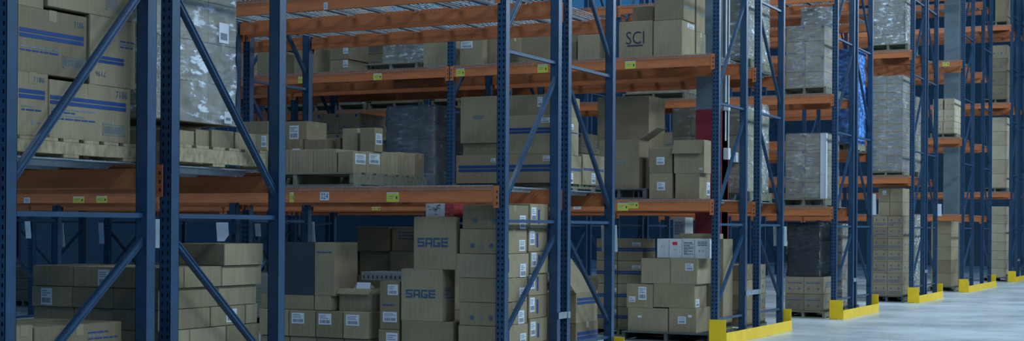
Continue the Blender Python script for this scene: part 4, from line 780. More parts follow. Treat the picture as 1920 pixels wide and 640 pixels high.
('carton', (-0.85, -0.55), (23.2, 23.95), (0.112, 0.378), 'printed brown carton, lower left under the black wrapped load', 'box', 'printed cartons under the black wrapped load', [('F', 'symbols', 0.03, 0.27, 0.05, 0.11), ('F', 'lines', 0.03, 0.27, 0.16, 0.2), ('R', 'lines', 0.1, 0.5, 0.1, 0.2)]),
('carton', (-0.545, -0.23), (23.2, 23.95), (0.112, 0.378), 'printed brown carton, lower right under the black wrapped load', 'box', 'printed cartons under the black wrapped load', [('F', 'symbols', 0.03, 0.27, 0.05, 0.11), ('F', 'lines', 0.03, 0.27, 0.16, 0.2), ('R', 'lines', 0.1, 0.5, 0.1, 0.2)]),
('carton', (-0.85, -0.55), (23.2, 23.95), (0.382, 0.648), 'printed brown carton, upper left under the black wrapped load', 'box', 'printed cartons under the black wrapped load', [('F', 'symbols', 0.03, 0.27, 0.05, 0.11), ('F', 'lines', 0.03, 0.27, 0.16, 0.2), ('R', 'lines', 0.1, 0.5, 0.1, 0.2)]),
('carton', (-0.545, -0.23), (23.2, 23.95), (0.382, 0.648), 'printed brown carton, upper right under the black wrapped load', 'box', 'printed cartons under the black wrapped load', [('F', 'symbols', 0.03, 0.27, 0.05, 0.11), ('F', 'lines', 0.03, 0.27, 0.16, 0.2), ('R', 'lines', 0.1, 0.5, 0.1, 0.2)]),
('wrappeddark', (-0.84, -0.3), (23.24, 23.95), (0.655, 1.5), 'load wrapped in black film on printed cartons at the fourth rack end', 'wrapped pallet', '', [3, 2, 3, 'plain']),
('pallet', (-0.44, -0.1), (24.65, 25.55), (2.72, 2.84), 'pallet under the blue-wrapped load', 'pallet', 'wooden pallets on the racks', []),
('wrappedblue', (-0.42, -0.12), (24.7, 25.5), (2.845, 4.4), 'load wrapped in bright blue film between the fourth rack end posts', 'wrapped pallet', '', [1, 2, 6, 'plain']),
('pallet', (-1.2, -0.2), (24.45, 25.5), (0, 0.12), 'floor pallet deep between the fourth rack end posts', 'pallet', 'wooden pallets on the racks', []),
('wrapped', (-1.1, -0.25), (24.5, 25.4), (0.122, 1.5), 'wrapped carton load on the floor between the fourth rack end posts', 'wrapped pallet', '', [2, 3, 6, 'logo']),
('pallet', (-0.9, -0.15), (29.15, 30.2), (4.885, 5.015), 'pallet on the upper shelf of the fifth rack end', 'pallet', 'wooden pallets on the racks', []),
('wrapped', (-0.85, -0.2), (29.2, 30.1), (5.02, 6.2), 'silvery wrapped load on the upper shelf of the fifth rack end', 'wrapped pallet', '', [2, 3, 6, 'logo']),
('pallet', (-0.9, -0.2), (29.15, 30.2), (2.455, 2.535), 'pallet on the middle shelf of the fifth rack end', 'pallet', 'wooden pallets on the racks', []),
('wrapped', (-0.85, -0.24), (29.2, 30.15), (2.54, 4.4), 'very tall wrapped load of densely printed flat cartons at the fifth rack end', 'wrapped pallet', '', [2, 3, 12, 'dense']),
('pallet', (-0.85, -0.2), (29.15, 30.2), (0, 0.12), 'black pallet on the floor at the fifth rack end', 'pallet', 'wooden pallets on the racks', []),
('carton', (-0.8, -0.52), (29.2, 30.1), (0.122, 0.341), 'printed carton, first layer left, on the black pallet at the fifth rack end', 'box', 'printed cartons stacked on the black floor pallet at the fifth rack end', [('F', 'lines', 0.02, 0.26, 0.04, 0.09), ('F', 'symbols', 0.03, 0.25, 0.12, 0.17), ('R', 'symbols', 0.1, 0.7, 0.06, 0.15)]),
('carton', (-0.515, -0.22), (29.2, 30.1), (0.122, 0.341), 'printed carton, first layer right, on the black pallet at the fifth rack end', 'box', 'printed cartons stacked on the black floor pallet at the fifth rack end', [('F', 'lines', 0.02, 0.26, 0.04, 0.09), ('F', 'symbols', 0.03, 0.25, 0.12, 0.17), ('R', 'symbols', 0.1, 0.7, 0.06, 0.15)]),
('carton', (-0.8, -0.52), (29.2, 30.1), (0.344, 0.563), 'printed carton, second layer left, on the black pallet at the fifth rack end', 'box', 'printed cartons stacked on the black floor pallet at the fifth rack end', [('F', 'lines', 0.02, 0.26, 0.04, 0.09), ('F', 'symbols', 0.03, 0.25, 0.12, 0.17), ('R', 'symbols', 0.1, 0.7, 0.06, 0.15)]),
('carton', (-0.515, -0.22), (29.2, 30.1), (0.344, 0.563), 'printed carton, second layer right, on the black pallet at the fifth rack end', 'box', 'printed cartons stacked on the black floor pallet at the fifth rack end', [('F', 'lines', 0.02, 0.26, 0.04, 0.09), ('F', 'symbols', 0.03, 0.25, 0.12, 0.17), ('R', 'symbols', 0.1, 0.7, 0.06, 0.15)]),
('carton', (-0.8, -0.52), (29.2, 30.1), (0.566, 0.785), 'printed carton, third layer left, on the black pallet at the fifth rack end', 'box', 'printed cartons stacked on the black floor pallet at the fifth rack end', [('F', 'lines', 0.02, 0.26, 0.04, 0.09), ('F', 'symbols', 0.03, 0.25, 0.12, 0.17), ('R', 'symbols', 0.1, 0.7, 0.06, 0.15)]),
('carton', (-0.515, -0.22), (29.2, 30.1), (0.566, 0.785), 'printed carton, third layer right, on the black pallet at the fifth rack end', 'box', 'printed cartons stacked on the black floor pallet at the fifth rack end', [('F', 'lines', 0.02, 0.26, 0.04, 0.09), ('F', 'symbols', 0.03, 0.25, 0.12, 0.17), ('R', 'symbols', 0.1, 0.7, 0.06, 0.15)]),
('carton', (-0.8, -0.52), (29.2, 30.1), (0.788, 1.007), 'printed carton, fourth layer left, on the black pallet at the fifth rack end', 'box', 'printed cartons stacked on the black floor pallet at the fifth rack end', [('F', 'lines', 0.02, 0.26, 0.04, 0.09), ('F', 'symbols', 0.03, 0.25, 0.12, 0.17), ('R', 'symbols', 0.1, 0.7, 0.06, 0.15)]),
('carton', (-0.515, -0.22), (29.2, 30.1), (0.788, 1.007), 'printed carton, fourth layer right, on the black pallet at the fifth rack end', 'box', 'printed cartons stacked on the black floor pallet at the fifth rack end', [('F', 'lines', 0.02, 0.26, 0.04, 0.09), ('F', 'symbols', 0.03, 0.25, 0.12, 0.17), ('R', 'symbols', 0.1, 0.7, 0.06, 0.15)]),
('carton', (-0.8, -0.52), (29.2, 30.1), (1.01, 1.229), 'printed carton, fifth layer left, on the black pallet at the fifth rack end', 'box', 'printed cartons stacked on the black floor pallet at the fifth rack end', [('F', 'lines', 0.02, 0.26, 0.04, 0.09), ('F', 'symbols', 0.03, 0.25, 0.12, 0.17), ('R', 'symbols', 0.1, 0.7, 0.06, 0.15)]),
('carton', (-0.515, -0.22), (29.2, 30.1), (1.01, 1.229), 'printed carton, fifth layer right, on the black pallet at the fifth rack end', 'box', 'printed cartons stacked on the black floor pallet at the fifth rack end', [('F', 'lines', 0.02, 0.26, 0.04, 0.09), ('F', 'symbols', 0.03, 0.25, 0.12, 0.17), ('R', 'symbols', 0.1, 0.7, 0.06, 0.15)]),
('carton', (-0.8, -0.52), (29.2, 30.1), (1.232, 1.451), 'printed carton, sixth layer left, on the black pallet at the fifth rack end', 'box', 'printed cartons stacked on the black floor pallet at the fifth rack end', [('F', 'lines', 0.02, 0.26, 0.04, 0.09), ('F', 'symbols', 0.03, 0.25, 0.12, 0.17), ('R', 'symbols', 0.1, 0.7, 0.06, 0.15)]),
('carton', (-0.515, -0.22), (29.2, 30.1), (1.232, 1.451), 'printed carton, sixth layer right, on the black pallet at the fifth rack end', 'box', 'printed cartons stacked on the black floor pallet at the fifth rack end', [('F', 'lines', 0.02, 0.26, 0.04, 0.09), ('F', 'symbols', 0.03, 0.25, 0.12, 0.17), ('R', 'symbols', 0.1, 0.7, 0.06, 0.15)]),
('carton', (-0.8, -0.52), (29.2, 30.1), (1.454, 1.673), 'printed carton, seventh layer left, on the black pallet at the fifth rack end', 'box', 'printed cartons stacked on the black floor pallet at the fifth rack end', [('F', 'lines', 0.02, 0.26, 0.04, 0.09), ('F', 'symbols', 0.03, 0.25, 0.12, 0.17), ('R', 'symbols', 0.1, 0.7, 0.06, 0.15)]),
('carton', (-0.515, -0.22), (29.2, 30.1), (1.454, 1.673), 'printed carton, seventh layer right, on the black pallet at the fifth rack end', 'box', 'printed cartons stacked on the black floor pallet at the fifth rack end', [('F', 'lines', 0.02, 0.26, 0.04, 0.09), ('F', 'symbols', 0.03, 0.25, 0.12, 0.17), ('R', 'symbols', 0.1, 0.7, 0.06, 0.15)]),
('carton', (-0.72, -0.5), (29.3, 30.0), (1.68, 1.947), 'plain brown carton, lower left on top of the printed stack at the fifth rack end', 'box', 'plain cartons on top of the tall printed stack at the fifth rack end', []),
('carton', (-0.495, -0.25), (29.3, 30.0), (1.68, 1.947), 'plain brown carton, lower right on top of the printed stack at the fifth rack end', 'box', 'plain cartons on top of the tall printed stack at the fifth rack end', []),
('carton', (-0.72, -0.5), (29.3, 30.0), (1.95, 2.217), 'plain brown carton, upper left on top of the printed stack at the fifth rack end', 'box', 'plain cartons on top of the tall printed stack at the fifth rack end', [('F', 'label', 0.08, 0.15, 0.14, 0.22)]),
('carton', (-0.495, -0.25), (29.3, 30.0), (1.95, 2.217), 'plain brown carton, upper right on top of the printed stack at the fifth rack end', 'box', 'plain cartons on top of the tall printed stack at the fifth rack end', []),
('pallet', (-1.2, -0.2), (30.5, 31.5), (0, 0.12), 'floor pallet between the fifth rack end posts', 'pallet', 'wooden pallets on the racks', []),
('wrapped', (-1.1, -0.25), (30.5, 31.4), (0.122, 1.7), 'silvery wrapped load on the floor between the fifth rack end posts', 'wrapped pallet', '', [2, 3, 6, 'plain']),
('pallet', (-1.2, -0.2), (30.5, 31.5), (2.455, 2.575), 'shelf pallet between the fifth rack end posts', 'pallet', 'wooden pallets on the racks', []),
('wrapped', (-1.1, -0.25), (30.5, 31.4), (2.58, 4.1), 'wrapped load on the shelf between the fifth rack end posts', 'wrapped pallet', '', [2, 3, 6, 'logo']),
('pallet', (-0.78, -0.2), (34.9, 36.1), (3.525, 3.625), 'pallet under the jumbled white-printed cartons at the sixth rack end', 'pallet', 'wooden pallets on the racks', []),
('carton', (-0.74, -0.5), (34.92, 35.45), (3.627, 3.9), 'pale printed carton, bottom layer, front left, in the uneven stack at the sixth rack end', 'box', 'pale printed cartons stacked unevenly at the sixth rack end', [('F', 'symbols', 0.05, 0.2, 0.06, 0.15), ('R', 'symbols', 0.1, 0.4, 0.08, 0.18)]),
('carton', (-0.49, -0.25), (34.92, 35.45), (3.627, 3.9), 'pale printed carton, bottom layer, front right, in the uneven stack at the sixth rack end', 'box', 'pale printed cartons stacked unevenly at the sixth rack end', [('F', 'symbols', 0.05, 0.2, 0.06, 0.15), ('R', 'symbols', 0.1, 0.4, 0.08, 0.18)]),
('carton', (-0.74, -0.5), (35.47, 36.0), (3.627, 3.9), 'pale printed carton, bottom layer, rear left, in the uneven stack at the sixth rack end', 'box', 'pale printed cartons stacked unevenly at the sixth rack end', [('F', 'symbols', 0.05, 0.2, 0.06, 0.15), ('R', 'symbols', 0.1, 0.4, 0.08, 0.18)]),
('carton', (-0.49, -0.25), (35.47, 36.0), (3.627, 3.9), 'pale printed carton, bottom layer, rear right, in the uneven stack at the sixth rack end', 'box', 'pale printed cartons stacked unevenly at the sixth rack end', [('F', 'symbols', 0.05, 0.2, 0.06, 0.15), ('R', 'symbols', 0.1, 0.4, 0.08, 0.18)]),
('carton', (-0.73, -0.49), (34.92, 35.45), (3.903, 4.17), 'pale printed carton, middle layer, front left, in the uneven stack at the sixth rack end', 'box', 'pale printed cartons stacked unevenly at the sixth rack end', [('F', 'symbols', 0.05, 0.2, 0.06, 0.15), ('R', 'symbols', 0.1, 0.4, 0.08, 0.18)]),
('carton', (-0.48, -0.24), (34.92, 35.45), (3.903, 4.17), 'pale printed carton, middle layer, front right, in the uneven stack at the sixth rack end', 'box', 'pale printed cartons stacked unevenly at the sixth rack end', [('F', 'symbols', 0.05, 0.2, 0.06, 0.15), ('R', 'symbols', 0.1, 0.4, 0.08, 0.18)]),
('carton', (-0.73, -0.49), (35.47, 36.0), (3.903, 4.17), 'pale printed carton, middle layer, rear left, in the uneven stack at the sixth rack end', 'box', 'pale printed cartons stacked unevenly at the sixth rack end', [('F', 'symbols', 0.05, 0.2, 0.06, 0.15), ('R', 'symbols', 0.1, 0.4, 0.08, 0.18)]),
('carton', (-0.48, -0.24), (35.47, 36.0), (3.903, 4.17), 'pale printed carton, middle layer, rear right, in the uneven stack at the sixth rack end', 'box', 'pale printed cartons stacked unevenly at the sixth rack end', [('F', 'symbols', 0.05, 0.2, 0.06, 0.15), ('R', 'symbols', 0.1, 0.4, 0.08, 0.18)]),
('carton', (-0.72, -0.5), (34.92, 35.45), (4.173, 4.42), 'pale printed carton, top layer, front left, in the uneven stack at the sixth rack end', 'box', 'pale printed cartons stacked unevenly at the sixth rack end', [('F', 'symbols', 0.05, 0.2, 0.06, 0.15), ('R', 'symbols', 0.1, 0.4, 0.08, 0.18)]),
('carton', (-0.47, -0.25), (34.92, 35.45), (4.173, 4.42), 'pale printed carton, top layer, front right, in the uneven stack at the sixth rack end', 'box', 'pale printed cartons stacked unevenly at the sixth rack end', [('F', 'symbols', 0.05, 0.2, 0.06, 0.15), ('R', 'symbols', 0.1, 0.4, 0.08, 0.18)]),
('carton', (-0.72, -0.5), (35.47, 36.0), (4.173, 4.42), 'pale printed carton, top layer, rear left, in the uneven stack at the sixth rack end', 'box', 'pale printed cartons stacked unevenly at the sixth rack end', [('F', 'symbols', 0.05, 0.2, 0.06, 0.15), ('R', 'symbols', 0.1, 0.4, 0.08, 0.18)]),
('carton', (-0.47, -0.25), (35.47, 36.0), (4.173, 4.42), 'pale printed carton, top layer, rear right, in the uneven stack at the sixth rack end', 'box', 'pale printed cartons stacked unevenly at the sixth rack end', [('F', 'symbols', 0.05, 0.2, 0.06, 0.15), ('R', 'symbols', 0.1, 0.4, 0.08, 0.18)]),
('pallet', (-0.8, -0.2), (34.9, 36.1), (0, 0.12), 'floor pallet at the sixth rack end', 'pallet', 'wooden pallets on the racks', []),
('carton', (-0.75, -0.3), (34.95, 35.9), (0.122, 0.419), 'plain brown carton, first from the floor at the sixth rack end', 'box', 'plain cartons on the floor at the sixth rack end', []),
('carton', (-0.75, -0.3), (34.95, 35.9), (0.422, 0.719), 'plain brown carton, second from the floor at the sixth rack end', 'box', 'plain cartons on the floor at the sixth rack end', []),
('carton', (-0.75, -0.3), (34.95, 35.9), (0.722, 1.019), 'plain brown carton, third from the floor at the sixth rack end', 'box', 'plain cartons on the floor at the sixth rack end', []),
('carton', (-0.75, -0.3), (34.95, 35.9), (1.022, 1.319), 'plain brown carton, fourth from the floor at the sixth rack end', 'box', 'plain cartons on the floor at the sixth rack end', []),
('carton', (-0.75, -0.3), (34.95, 35.9), (1.322, 1.619), 'plain brown carton, fifth from the floor at the sixth rack end', 'box', 'plain cartons on the floor at the sixth rack end', []),
('pallet', (-0.8, -0.15), (42.7, 43.7), (0.0, 0.115), 'floor pallet at the farthest rack end', 'pallet', 'wooden pallets on the racks', []),
('carton', (-0.62, -0.17), (42.75, 43.6), (0.12, 0.36), 'pale carton, first from the bottom on the floor of the farthest rack end', 'box', 'plain pale cartons at the seventh rack end', []),
('carton', (-0.62, -0.17), (42.75, 43.6), (0.365, 0.605), 'pale carton, second from the bottom on the floor of the farthest rack end', 'box', 'plain pale cartons at the seventh rack end', []),
('carton', (-0.62, -0.17), (42.75, 43.6), (0.61, 0.85), 'pale carton, third from the bottom on the floor of the farthest rack end', 'box', 'plain pale cartons at the seventh rack end', []),
('carton', (-0.62, -0.17), (42.75, 43.6), (0.855, 1.095), 'pale carton, fourth from the bottom on the floor of the farthest rack end', 'box', 'plain pale cartons at the seventh rack end', []),
('carton', (-0.62, -0.17), (42.75, 43.6), (1.1, 1.34), 'pale carton, fifth from the bottom on the floor of the farthest rack end', 'box', 'plain pale cartons at the seventh rack end', []),
('carton', (-0.62, -0.17), (42.75, 43.6), (1.345, 1.585), 'pale carton, sixth from the bottom on the floor of the farthest rack end', 'box', 'plain pale cartons at the seventh rack end', []),
('carton', (-0.62, -0.17), (42.75, 43.6), (1.59, 1.83), 'pale carton, seventh from the bottom on the floor of the farthest rack end', 'box', 'plain pale cartons at the seventh rack end', []),
('carton', (-0.62, -0.17), (42.75, 43.6), (1.835, 2.075), 'pale carton, eighth from the bottom on the floor of the farthest rack end', 'box', 'plain pale cartons at the seventh rack end', []),
('pallet', (-0.8, -0.15), (42.7, 43.7), (2.47, 2.585), 'middle shelf pallet at the farthest rack end', 'pallet', 'wooden pallets on the racks', []),
('carton', (-0.62, -0.17), (42.75, 43.6), (2.59, 2.975), 'pale carton, first from the bottom on the middle shelf of the farthest rack end', 'box', 'plain pale cartons at the seventh rack end', []),
('carton', (-0.62, -0.17), (42.75, 43.6), (2.98, 3.365), 'pale carton, second from the bottom on the middle shelf of the farthest rack end', 'box', 'plain pale cartons at the seventh rack end', []),
('carton', (-0.62, -0.17), (42.75, 43.6), (3.37, 3.755), 'pale carton, third from the bottom on the middle shelf of the farthest rack end', 'box', 'plain pale cartons at the seventh rack end', []),
('carton', (-0.62, -0.17), (42.75, 43.6), (3.76, 4.145), 'pale carton, fourth from the bottom on the middle shelf of the farthest rack end', 'box', 'plain pale cartons at the seventh rack end', []),
('carton', (-0.62, -0.17), (42.75, 43.6), (4.15, 4.535), 'pale carton, fifth from the bottom on the middle shelf of the farthest rack end', 'box', 'plain pale cartons at the seventh rack end', []),
('pallet', (-0.8, -0.15), (42.7, 43.7), (4.93, 5.045), 'upper shelf pallet at the farthest rack end', 'pallet', 'wooden pallets on the racks', []),
('carton', (-0.62, -0.17), (42.75, 43.6), (5.05, 5.415), 'pale carton, first from the bottom on the upper shelf of the farthest rack end', 'box', 'plain pale cartons at the seventh rack end', [('F', 'symbols', 0.05, 0.35, 0.08, 0.2)]),
('carton', (-0.62, -0.17), (42.75, 43.6), (5.42, 5.785), 'pale carton, second from the bottom on the upper shelf of the farthest rack end', 'box', 'plain pale cartons at the seventh rack end', [('F', 'symbols', 0.05, 0.35, 0.08, 0.2)]),
('carton', (-0.62, -0.17), (42.75, 43.6), (5.79, 6.155), 'pale carton, third from the bottom on the upper shelf of the farthest rack end', 'box', 'plain pale cartons at the seventh rack end', [('F', 'symbols', 0.05, 0.35, 0.08, 0.2)]),
('carton', (-0.62, -0.17), (42.75, 43.6), (6.16, 6.525), 'pale carton, fourth from the bottom on the upper shelf of the farthest rack end', 'box', 'plain pale cartons at the seventh rack end', [('F', 'symbols', 0.05, 0.35, 0.08, 0.2)]),
('pallet', (-0.8, -0.15), (42.7, 43.7), (7.06, 7.18), 'top shelf pallet at the farthest rack end', 'pallet', 'wooden pallets on the racks', []),
('carton', (-0.5, -0.17), (42.75, 43.6), (7.183, 8.0), 'tall grey carton on the top shelf at the farthest rack end', 'box', '', []),
('pallet', (-4.96, -3.86), (17.329, 18.329), (0, 0.12), 'first pallet from right on the floor, third double rack front side, in shade', 'pallet', 'wooden pallets on the racks', []),
('cartonload', (-4.91, -3.91), (17.359, 18.299), (0.122, 0.543), 'first load from right on the floor, third double rack front side, in shade', 'pallet load', '', [3, 2, 3, 'plain']),
('pallet', (-7.3, -6.2), (17.329, 18.329), (0, 0.12), 'second pallet from right on the floor, third double rack front side, in shade', 'pallet', 'wooden pallets on the racks', []),
('wrapped', (-7.25, -6.25), (17.359, 18.299), (0.122, 0.722), 'second load from right on the floor, third double rack front side, in shade', 'pallet load', '', [3, 2, 3, 'plain']),
('pallet', (-8.62, -7.52), (17.329, 18.329), (0, 0.12), 'third pallet from right on the floor, third double rack front side, in shade', 'pallet', 'wooden pallets on the racks', []),
('wrapped', (-8.57, -7.57), (17.359, 18.299), (0.122, 0.599), 'third load from right on the floor, third double rack front side, in shade', 'pallet load', '', [3, 2, 3, 'logo']),
('pallet', (-9.79, -8.69), (17.329, 18.329), (0, 0.12), 'fourth pallet from right on the floor, third double rack front side, in shade', 'pallet', 'wooden pallets on the racks', []),
('wrapped', (-9.74, -8.74), (17.359, 18.299), (0.122, 0.724), 'fourth load from right on the floor, third double rack front side, in shade', 'pallet load', '', [3, 2, 4, 'logo']),
('pallet', (-10.96, -9.86), (17.329, 18.329), (0, 0.12), 'fifth pallet from right on the floor, third double rack front side, in shade', 'pallet', 'wooden pallets on the racks', []),
('wrapped', (-10.91, -9.91), (17.359, 18.299), (0.122, 0.588), 'fifth load from right on the floor, third double rack front side, in shade', 'pallet load', '', [3, 2, 5, 'logo']),
('pallet', (-4.96, -3.86), (19.011, 20.011), (0, 0.12), 'first pallet from right on the floor, third double rack rear side, in shade', 'pallet', 'wooden pallets on the racks', []),
('cartonload', (-4.91, -3.91), (19.041, 19.981), (0.122, 0.668), 'first load from right on the floor, third double rack rear side, in shade', 'pallet load', '', [3, 2, 3, 'plain']),
('pallet', (-6.13, -5.03), (19.011, 20.011), (0, 0.12), 'second pallet from right on the floor, third double rack rear side, in shade', 'pallet', 'wooden pallets on the racks', []),
('wrapped', (-6.08, -5.08), (19.041, 19.981), (0.122, 0.54), 'second load from right on the floor, third double rack rear side, in shade', 'pallet load', '', [3, 2, 5, 'logo']),
('pallet', (-8.62, -7.52), (19.011, 20.011), (0, 0.12), 'third pallet from right on the floor, third double rack rear side, in shade', 'pallet', 'wooden pallets on the racks', []),
('cartonload', (-8.57, -7.57), (19.041, 19.981), (0.122, 0.675), 'third load from right on the floor, third double rack rear side, in shade', 'pallet load', '', [3, 2, 5, 'plain']),
('pallet', (-9.79, -8.69), (19.011, 20.011), (0, 0.12), 'fourth pallet from right on the floor, third double rack rear side, in shade', 'pallet', 'wooden pallets on the racks', []),
('cartonload', (-9.74, -8.74), (19.041, 19.981), (0.122, 0.652), 'fourth load from right on the floor, third double rack rear side, in shade', 'pallet load', '', [3, 2, 3, 'plain']),
('pallet', (-10.96, -9.86), (19.011, 20.011), (0, 0.12), 'fifth pallet from right on the floor, third double rack rear side, in shade', 'pallet', 'wooden pallets on the racks', []),
('cartonload', (-10.91, -9.91), (19.041, 19.981), (0.122, 0.699), 'fifth load from right on the floor, third double rack rear side, in shade', 'pallet load', '', [3, 2, 3, 'logo']),
('pallet', (-12.28, -11.18), (19.011, 20.011), (0, 0.12), 'sixth pallet from right on the floor, third double rack rear side, in shade', 'pallet', 'wooden pallets on the racks', []),
('cartonload', (-12.23, -11.23), (19.041, 19.981), (0.122, 0.582), 'sixth load from right on the floor, third double rack rear side, in shade', 'pallet load', '', [3, 2, 4, 'logo']),
('pallet', (-13.45, -12.35), (19.011, 20.011), (0, 0.12), 'seventh pallet from right on the floor, third double rack rear side, in shade', 'pallet', 'wooden pallets on the racks', []),
('cartonload', (-13.4, -12.4), (19.041, 19.981), (0.122, 0.668), 'seventh load from right on the floor, third double rack rear side, in shade', 'pallet load', '', [3, 2, 3, 'logo']),
('pallet', (-14.62, -13.52), (19.011, 20.011), (0, 0.12), 'eighth pallet from right on the floor, third double rack rear side, in shade', 'pallet', 'wooden pallets on the racks', []),
('wrapped', (-14.57, -13.57), (19.041, 19.981), (0.122, 0.598), 'eighth load from right on the floor, third double rack rear side, in shade', 'pallet load', '', [3, 2, 4, 'plain']),
('pallet', (-3.64, -2.54), (19.011, 20.011), (1.768, 1.888), 'first pallet from right on the lower shelf, third double rack rear side, in shade', 'pallet', 'wooden pallets on the racks', []),
('cartonload', (-3.59, -2.59), (19.041, 19.981), (1.89, 2.733), 'first load from right on the lower shelf, third double rack rear side, in shade', 'pallet load', '', [3, 2, 3, 'logo']),
('pallet', (-4.96, -3.86), (19.011, 20.011), (1.768, 1.888), 'second pallet from right on the lower shelf, third double rack rear side, in shade', 'pallet', 'wooden pallets on the racks', []),
('cartonload', (-4.91, -3.91), (19.041, 19.981), (1.89, 2.965), 'second load from right on the lower shelf, third double rack rear side, in shade', 'pallet load', '', [3, 2, 4, 'plain']),
('pallet', (-6.13, -5.03), (19.011, 20.011), (1.768, 1.888), 'third pallet from right on the lower shelf, third double rack rear side, in shade', 'pallet', 'wooden pallets on the racks', []),
('cartonload', (-6.08, -5.08), (19.041, 19.981), (1.89, 2.7), 'third load from right on the lower shelf, third double rack rear side, in shade', 'pallet load', '', [3, 2, 3, 'logo']),
('pallet', (-7.3, -6.2), (19.011, 20.011), (1.768, 1.888), 'fourth pallet from right on the lower shelf, third double rack rear side, in shade', 'pallet', 'wooden pallets on the racks', []),
('cartonload', (-7.25, -6.25), (19.041, 19.981), (1.89, 3.12), 'fourth load from right on the lower shelf, third double rack rear side, in shade', 'pallet load', '', [3, 2, 4, 'logo']),
('pallet', (-8.62, -7.52), (19.011, 20.011), (1.768, 1.888), 'fifth pallet from right on the lower shelf, third double rack rear side, in shade', 'pallet', 'wooden pallets on the racks', []),
('cartonload', (-8.57, -7.57), (19.041, 19.981), (1.89, 3.037), 'fifth load from right on the lower shelf, third double rack rear side, in shade', 'pallet load', '', [3, 2, 5, 'plain']),
('pallet', (-9.79, -8.69), (19.011, 20.011), (1.768, 1.888), 'sixth pallet from right on the lower shelf, third double rack rear side, in shade', 'pallet', 'wooden pallets on the racks', []),
('cartonload', (-9.74, -8.74), (19.041, 19.981), (1.89, 2.774), 'sixth load from right on the lower shelf, third double rack rear side, in shade', 'pallet load', '', [3, 2, 3, 'logo']),
('pallet', (-10.96, -9.86), (19.011, 20.011), (1.768, 1.888), 'seventh pallet from right on the lower shelf, third double rack rear side, in shade', 'pallet', 'wooden pallets on the racks', []),
('cartonload', (-10.91, -9.91), (19.041, 19.981), (1.89, 3.121), 'seventh load from right on the lower shelf, third double rack rear side, in shade', 'pallet load', '', [3, 2, 3, 'logo']),
('pallet', (-13.45, -12.35), (19.011, 20.011), (1.768, 1.888), 'eighth pallet from right on the lower shelf, third double rack rear side, in shade', 'pallet', 'wooden pallets on the racks', []),
('cartonload', (-13.4, -12.4), (19.041, 19.981), (1.89, 3.041), 'eighth load from right on the lower shelf, third double rack rear side, in shade', 'pallet load', '', [3, 2, 4, 'plain']),
('pallet', (-14.62, -13.52), (19.011, 20.011), (1.768, 1.888), 'ninth pallet from right on the lower shelf, third double rack rear side, in shade', 'pallet', 'wooden pallets on the racks', []),
('wrapped', (-14.57, -13.57), (19.041, 19.981), (1.89, 2.781), 'ninth load from right on the lower shelf, third double rack rear side, in shade', 'pallet load', '', [3, 2, 3, 'plain']),
('pallet', (-6.13, -5.03), (11.547, 12.547), (1.768, 1.888), 'first pallet from right on the lower shelf, second double rack front side, in shade', 'pallet', 'wooden pallets on the racks', []),
('wrapped', (-6.08, -5.08), (11.577, 12.517), (1.89, 2.956), 'first load from right on the lower shelf, second double rack front side, in shade', 'pallet load', '', [3, 2, 5, 'plain']),
('pallet', (-7.3, -6.2), (11.547, 12.547), (1.768, 1.888), 'second pallet from right on the lower shelf, second double rack front side, in shade', 'pallet', 'wooden pallets on the racks', []),
('cartonload', (-7.25, -6.25), (11.577, 12.517), (1.89, 2.95), 'second load from right on the lower shelf, second double rack front side, in shade', 'pallet load', '', [3, 2, 3, 'plain']),
('pallet', (-3.64, -2.54), (23.148, 24.148), (0, 0.12), 'first pallet from right on the floor, fourth double rack front side, in shade', 'pallet', 'wooden pallets on the racks', []),
('wrapped', (-3.59, -2.59), (23.178, 24.118), (0.122, 0.584), 'first load from right on the floor, fourth double rack front side, in shade', 'pallet load', '', [3, 2, 5, 'plain']),
('pallet', (-4.96, -3.86), (23.148, 24.148), (0, 0.12), 'second pallet from right on the floor, fourth double rack front side, in shade', 'pallet', 'wooden pallets on the racks', []),
('cartonload', (-4.91, -3.91), (23.178, 24.118), (0.122, 0.573), 'second load from right on the floor, fourth double rack front side, in shade', 'pallet load', '', [3, 2, 3, 'plain']),
('pallet', (-6.13, -5.03), (23.148, 24.148), (0, 0.12), 'third pallet from right on the floor, fourth double rack front side, in shade', 'pallet', 'wooden pallets on the racks', []),
('wrapped', (-6.08, -5.08), (23.178, 24.118), (0.122, 0.575), 'third load from right on the floor, fourth double rack front side, in shade', 'pallet load', '', [3, 2, 3, 'logo']),
('pallet', (-7.3, -6.2), (23.148, 24.148), (0, 0.12), 'fourth pallet from right on the floor, fourth double rack front side, in shade', 'pallet', 'wooden pallets on the racks', []),
('cartonload', (-7.25, -6.25), (23.178, 24.118), (0.122, 0.528), 'fourth load from right on the floor, fourth double rack front side, in shade', 'pallet load', '', [3, 2, 5, 'plain']),
('pallet', (-8.62, -7.52), (23.148, 24.148), (0, 0.12), 'fifth pallet from right on the floor, fourth double rack front side, in shade', 'pallet', 'wooden pallets on the racks', []),
('cartonload', (-8.57, -7.57), (23.178, 24.118), (0.122, 0.612), 'fifth load from right on the floor, fourth double rack front side, in shade', 'pallet load', '', [3, 2, 4, 'plain']),
('pallet', (-9.79, -8.69), (23.148, 24.148), (0, 0.12), 'sixth pallet from right on the floor, fourth double rack front side, in shade', 'pallet', 'wooden pallets on the racks', []),
('cartonload', (-9.74, -8.74), (23.178, 24.118), (0.122, 0.589), 'sixth load from right on the floor, fourth double rack front side, in shade', 'pallet load', '', [3, 2, 5, 'logo']),
('pallet', (-10.96, -9.86), (23.148, 24.148), (0, 0.12), 'seventh pallet from right on the floor, fourth double rack front side, in shade', 'pallet', 'wooden pallets on the racks', []),
('wrapped', (-10.91, -9.91), (23.178, 24.118), (0.122, 0.664), 'seventh load from right on the floor, fourth double rack front side, in shade', 'pallet load', '', [3, 2, 5, 'plain']),
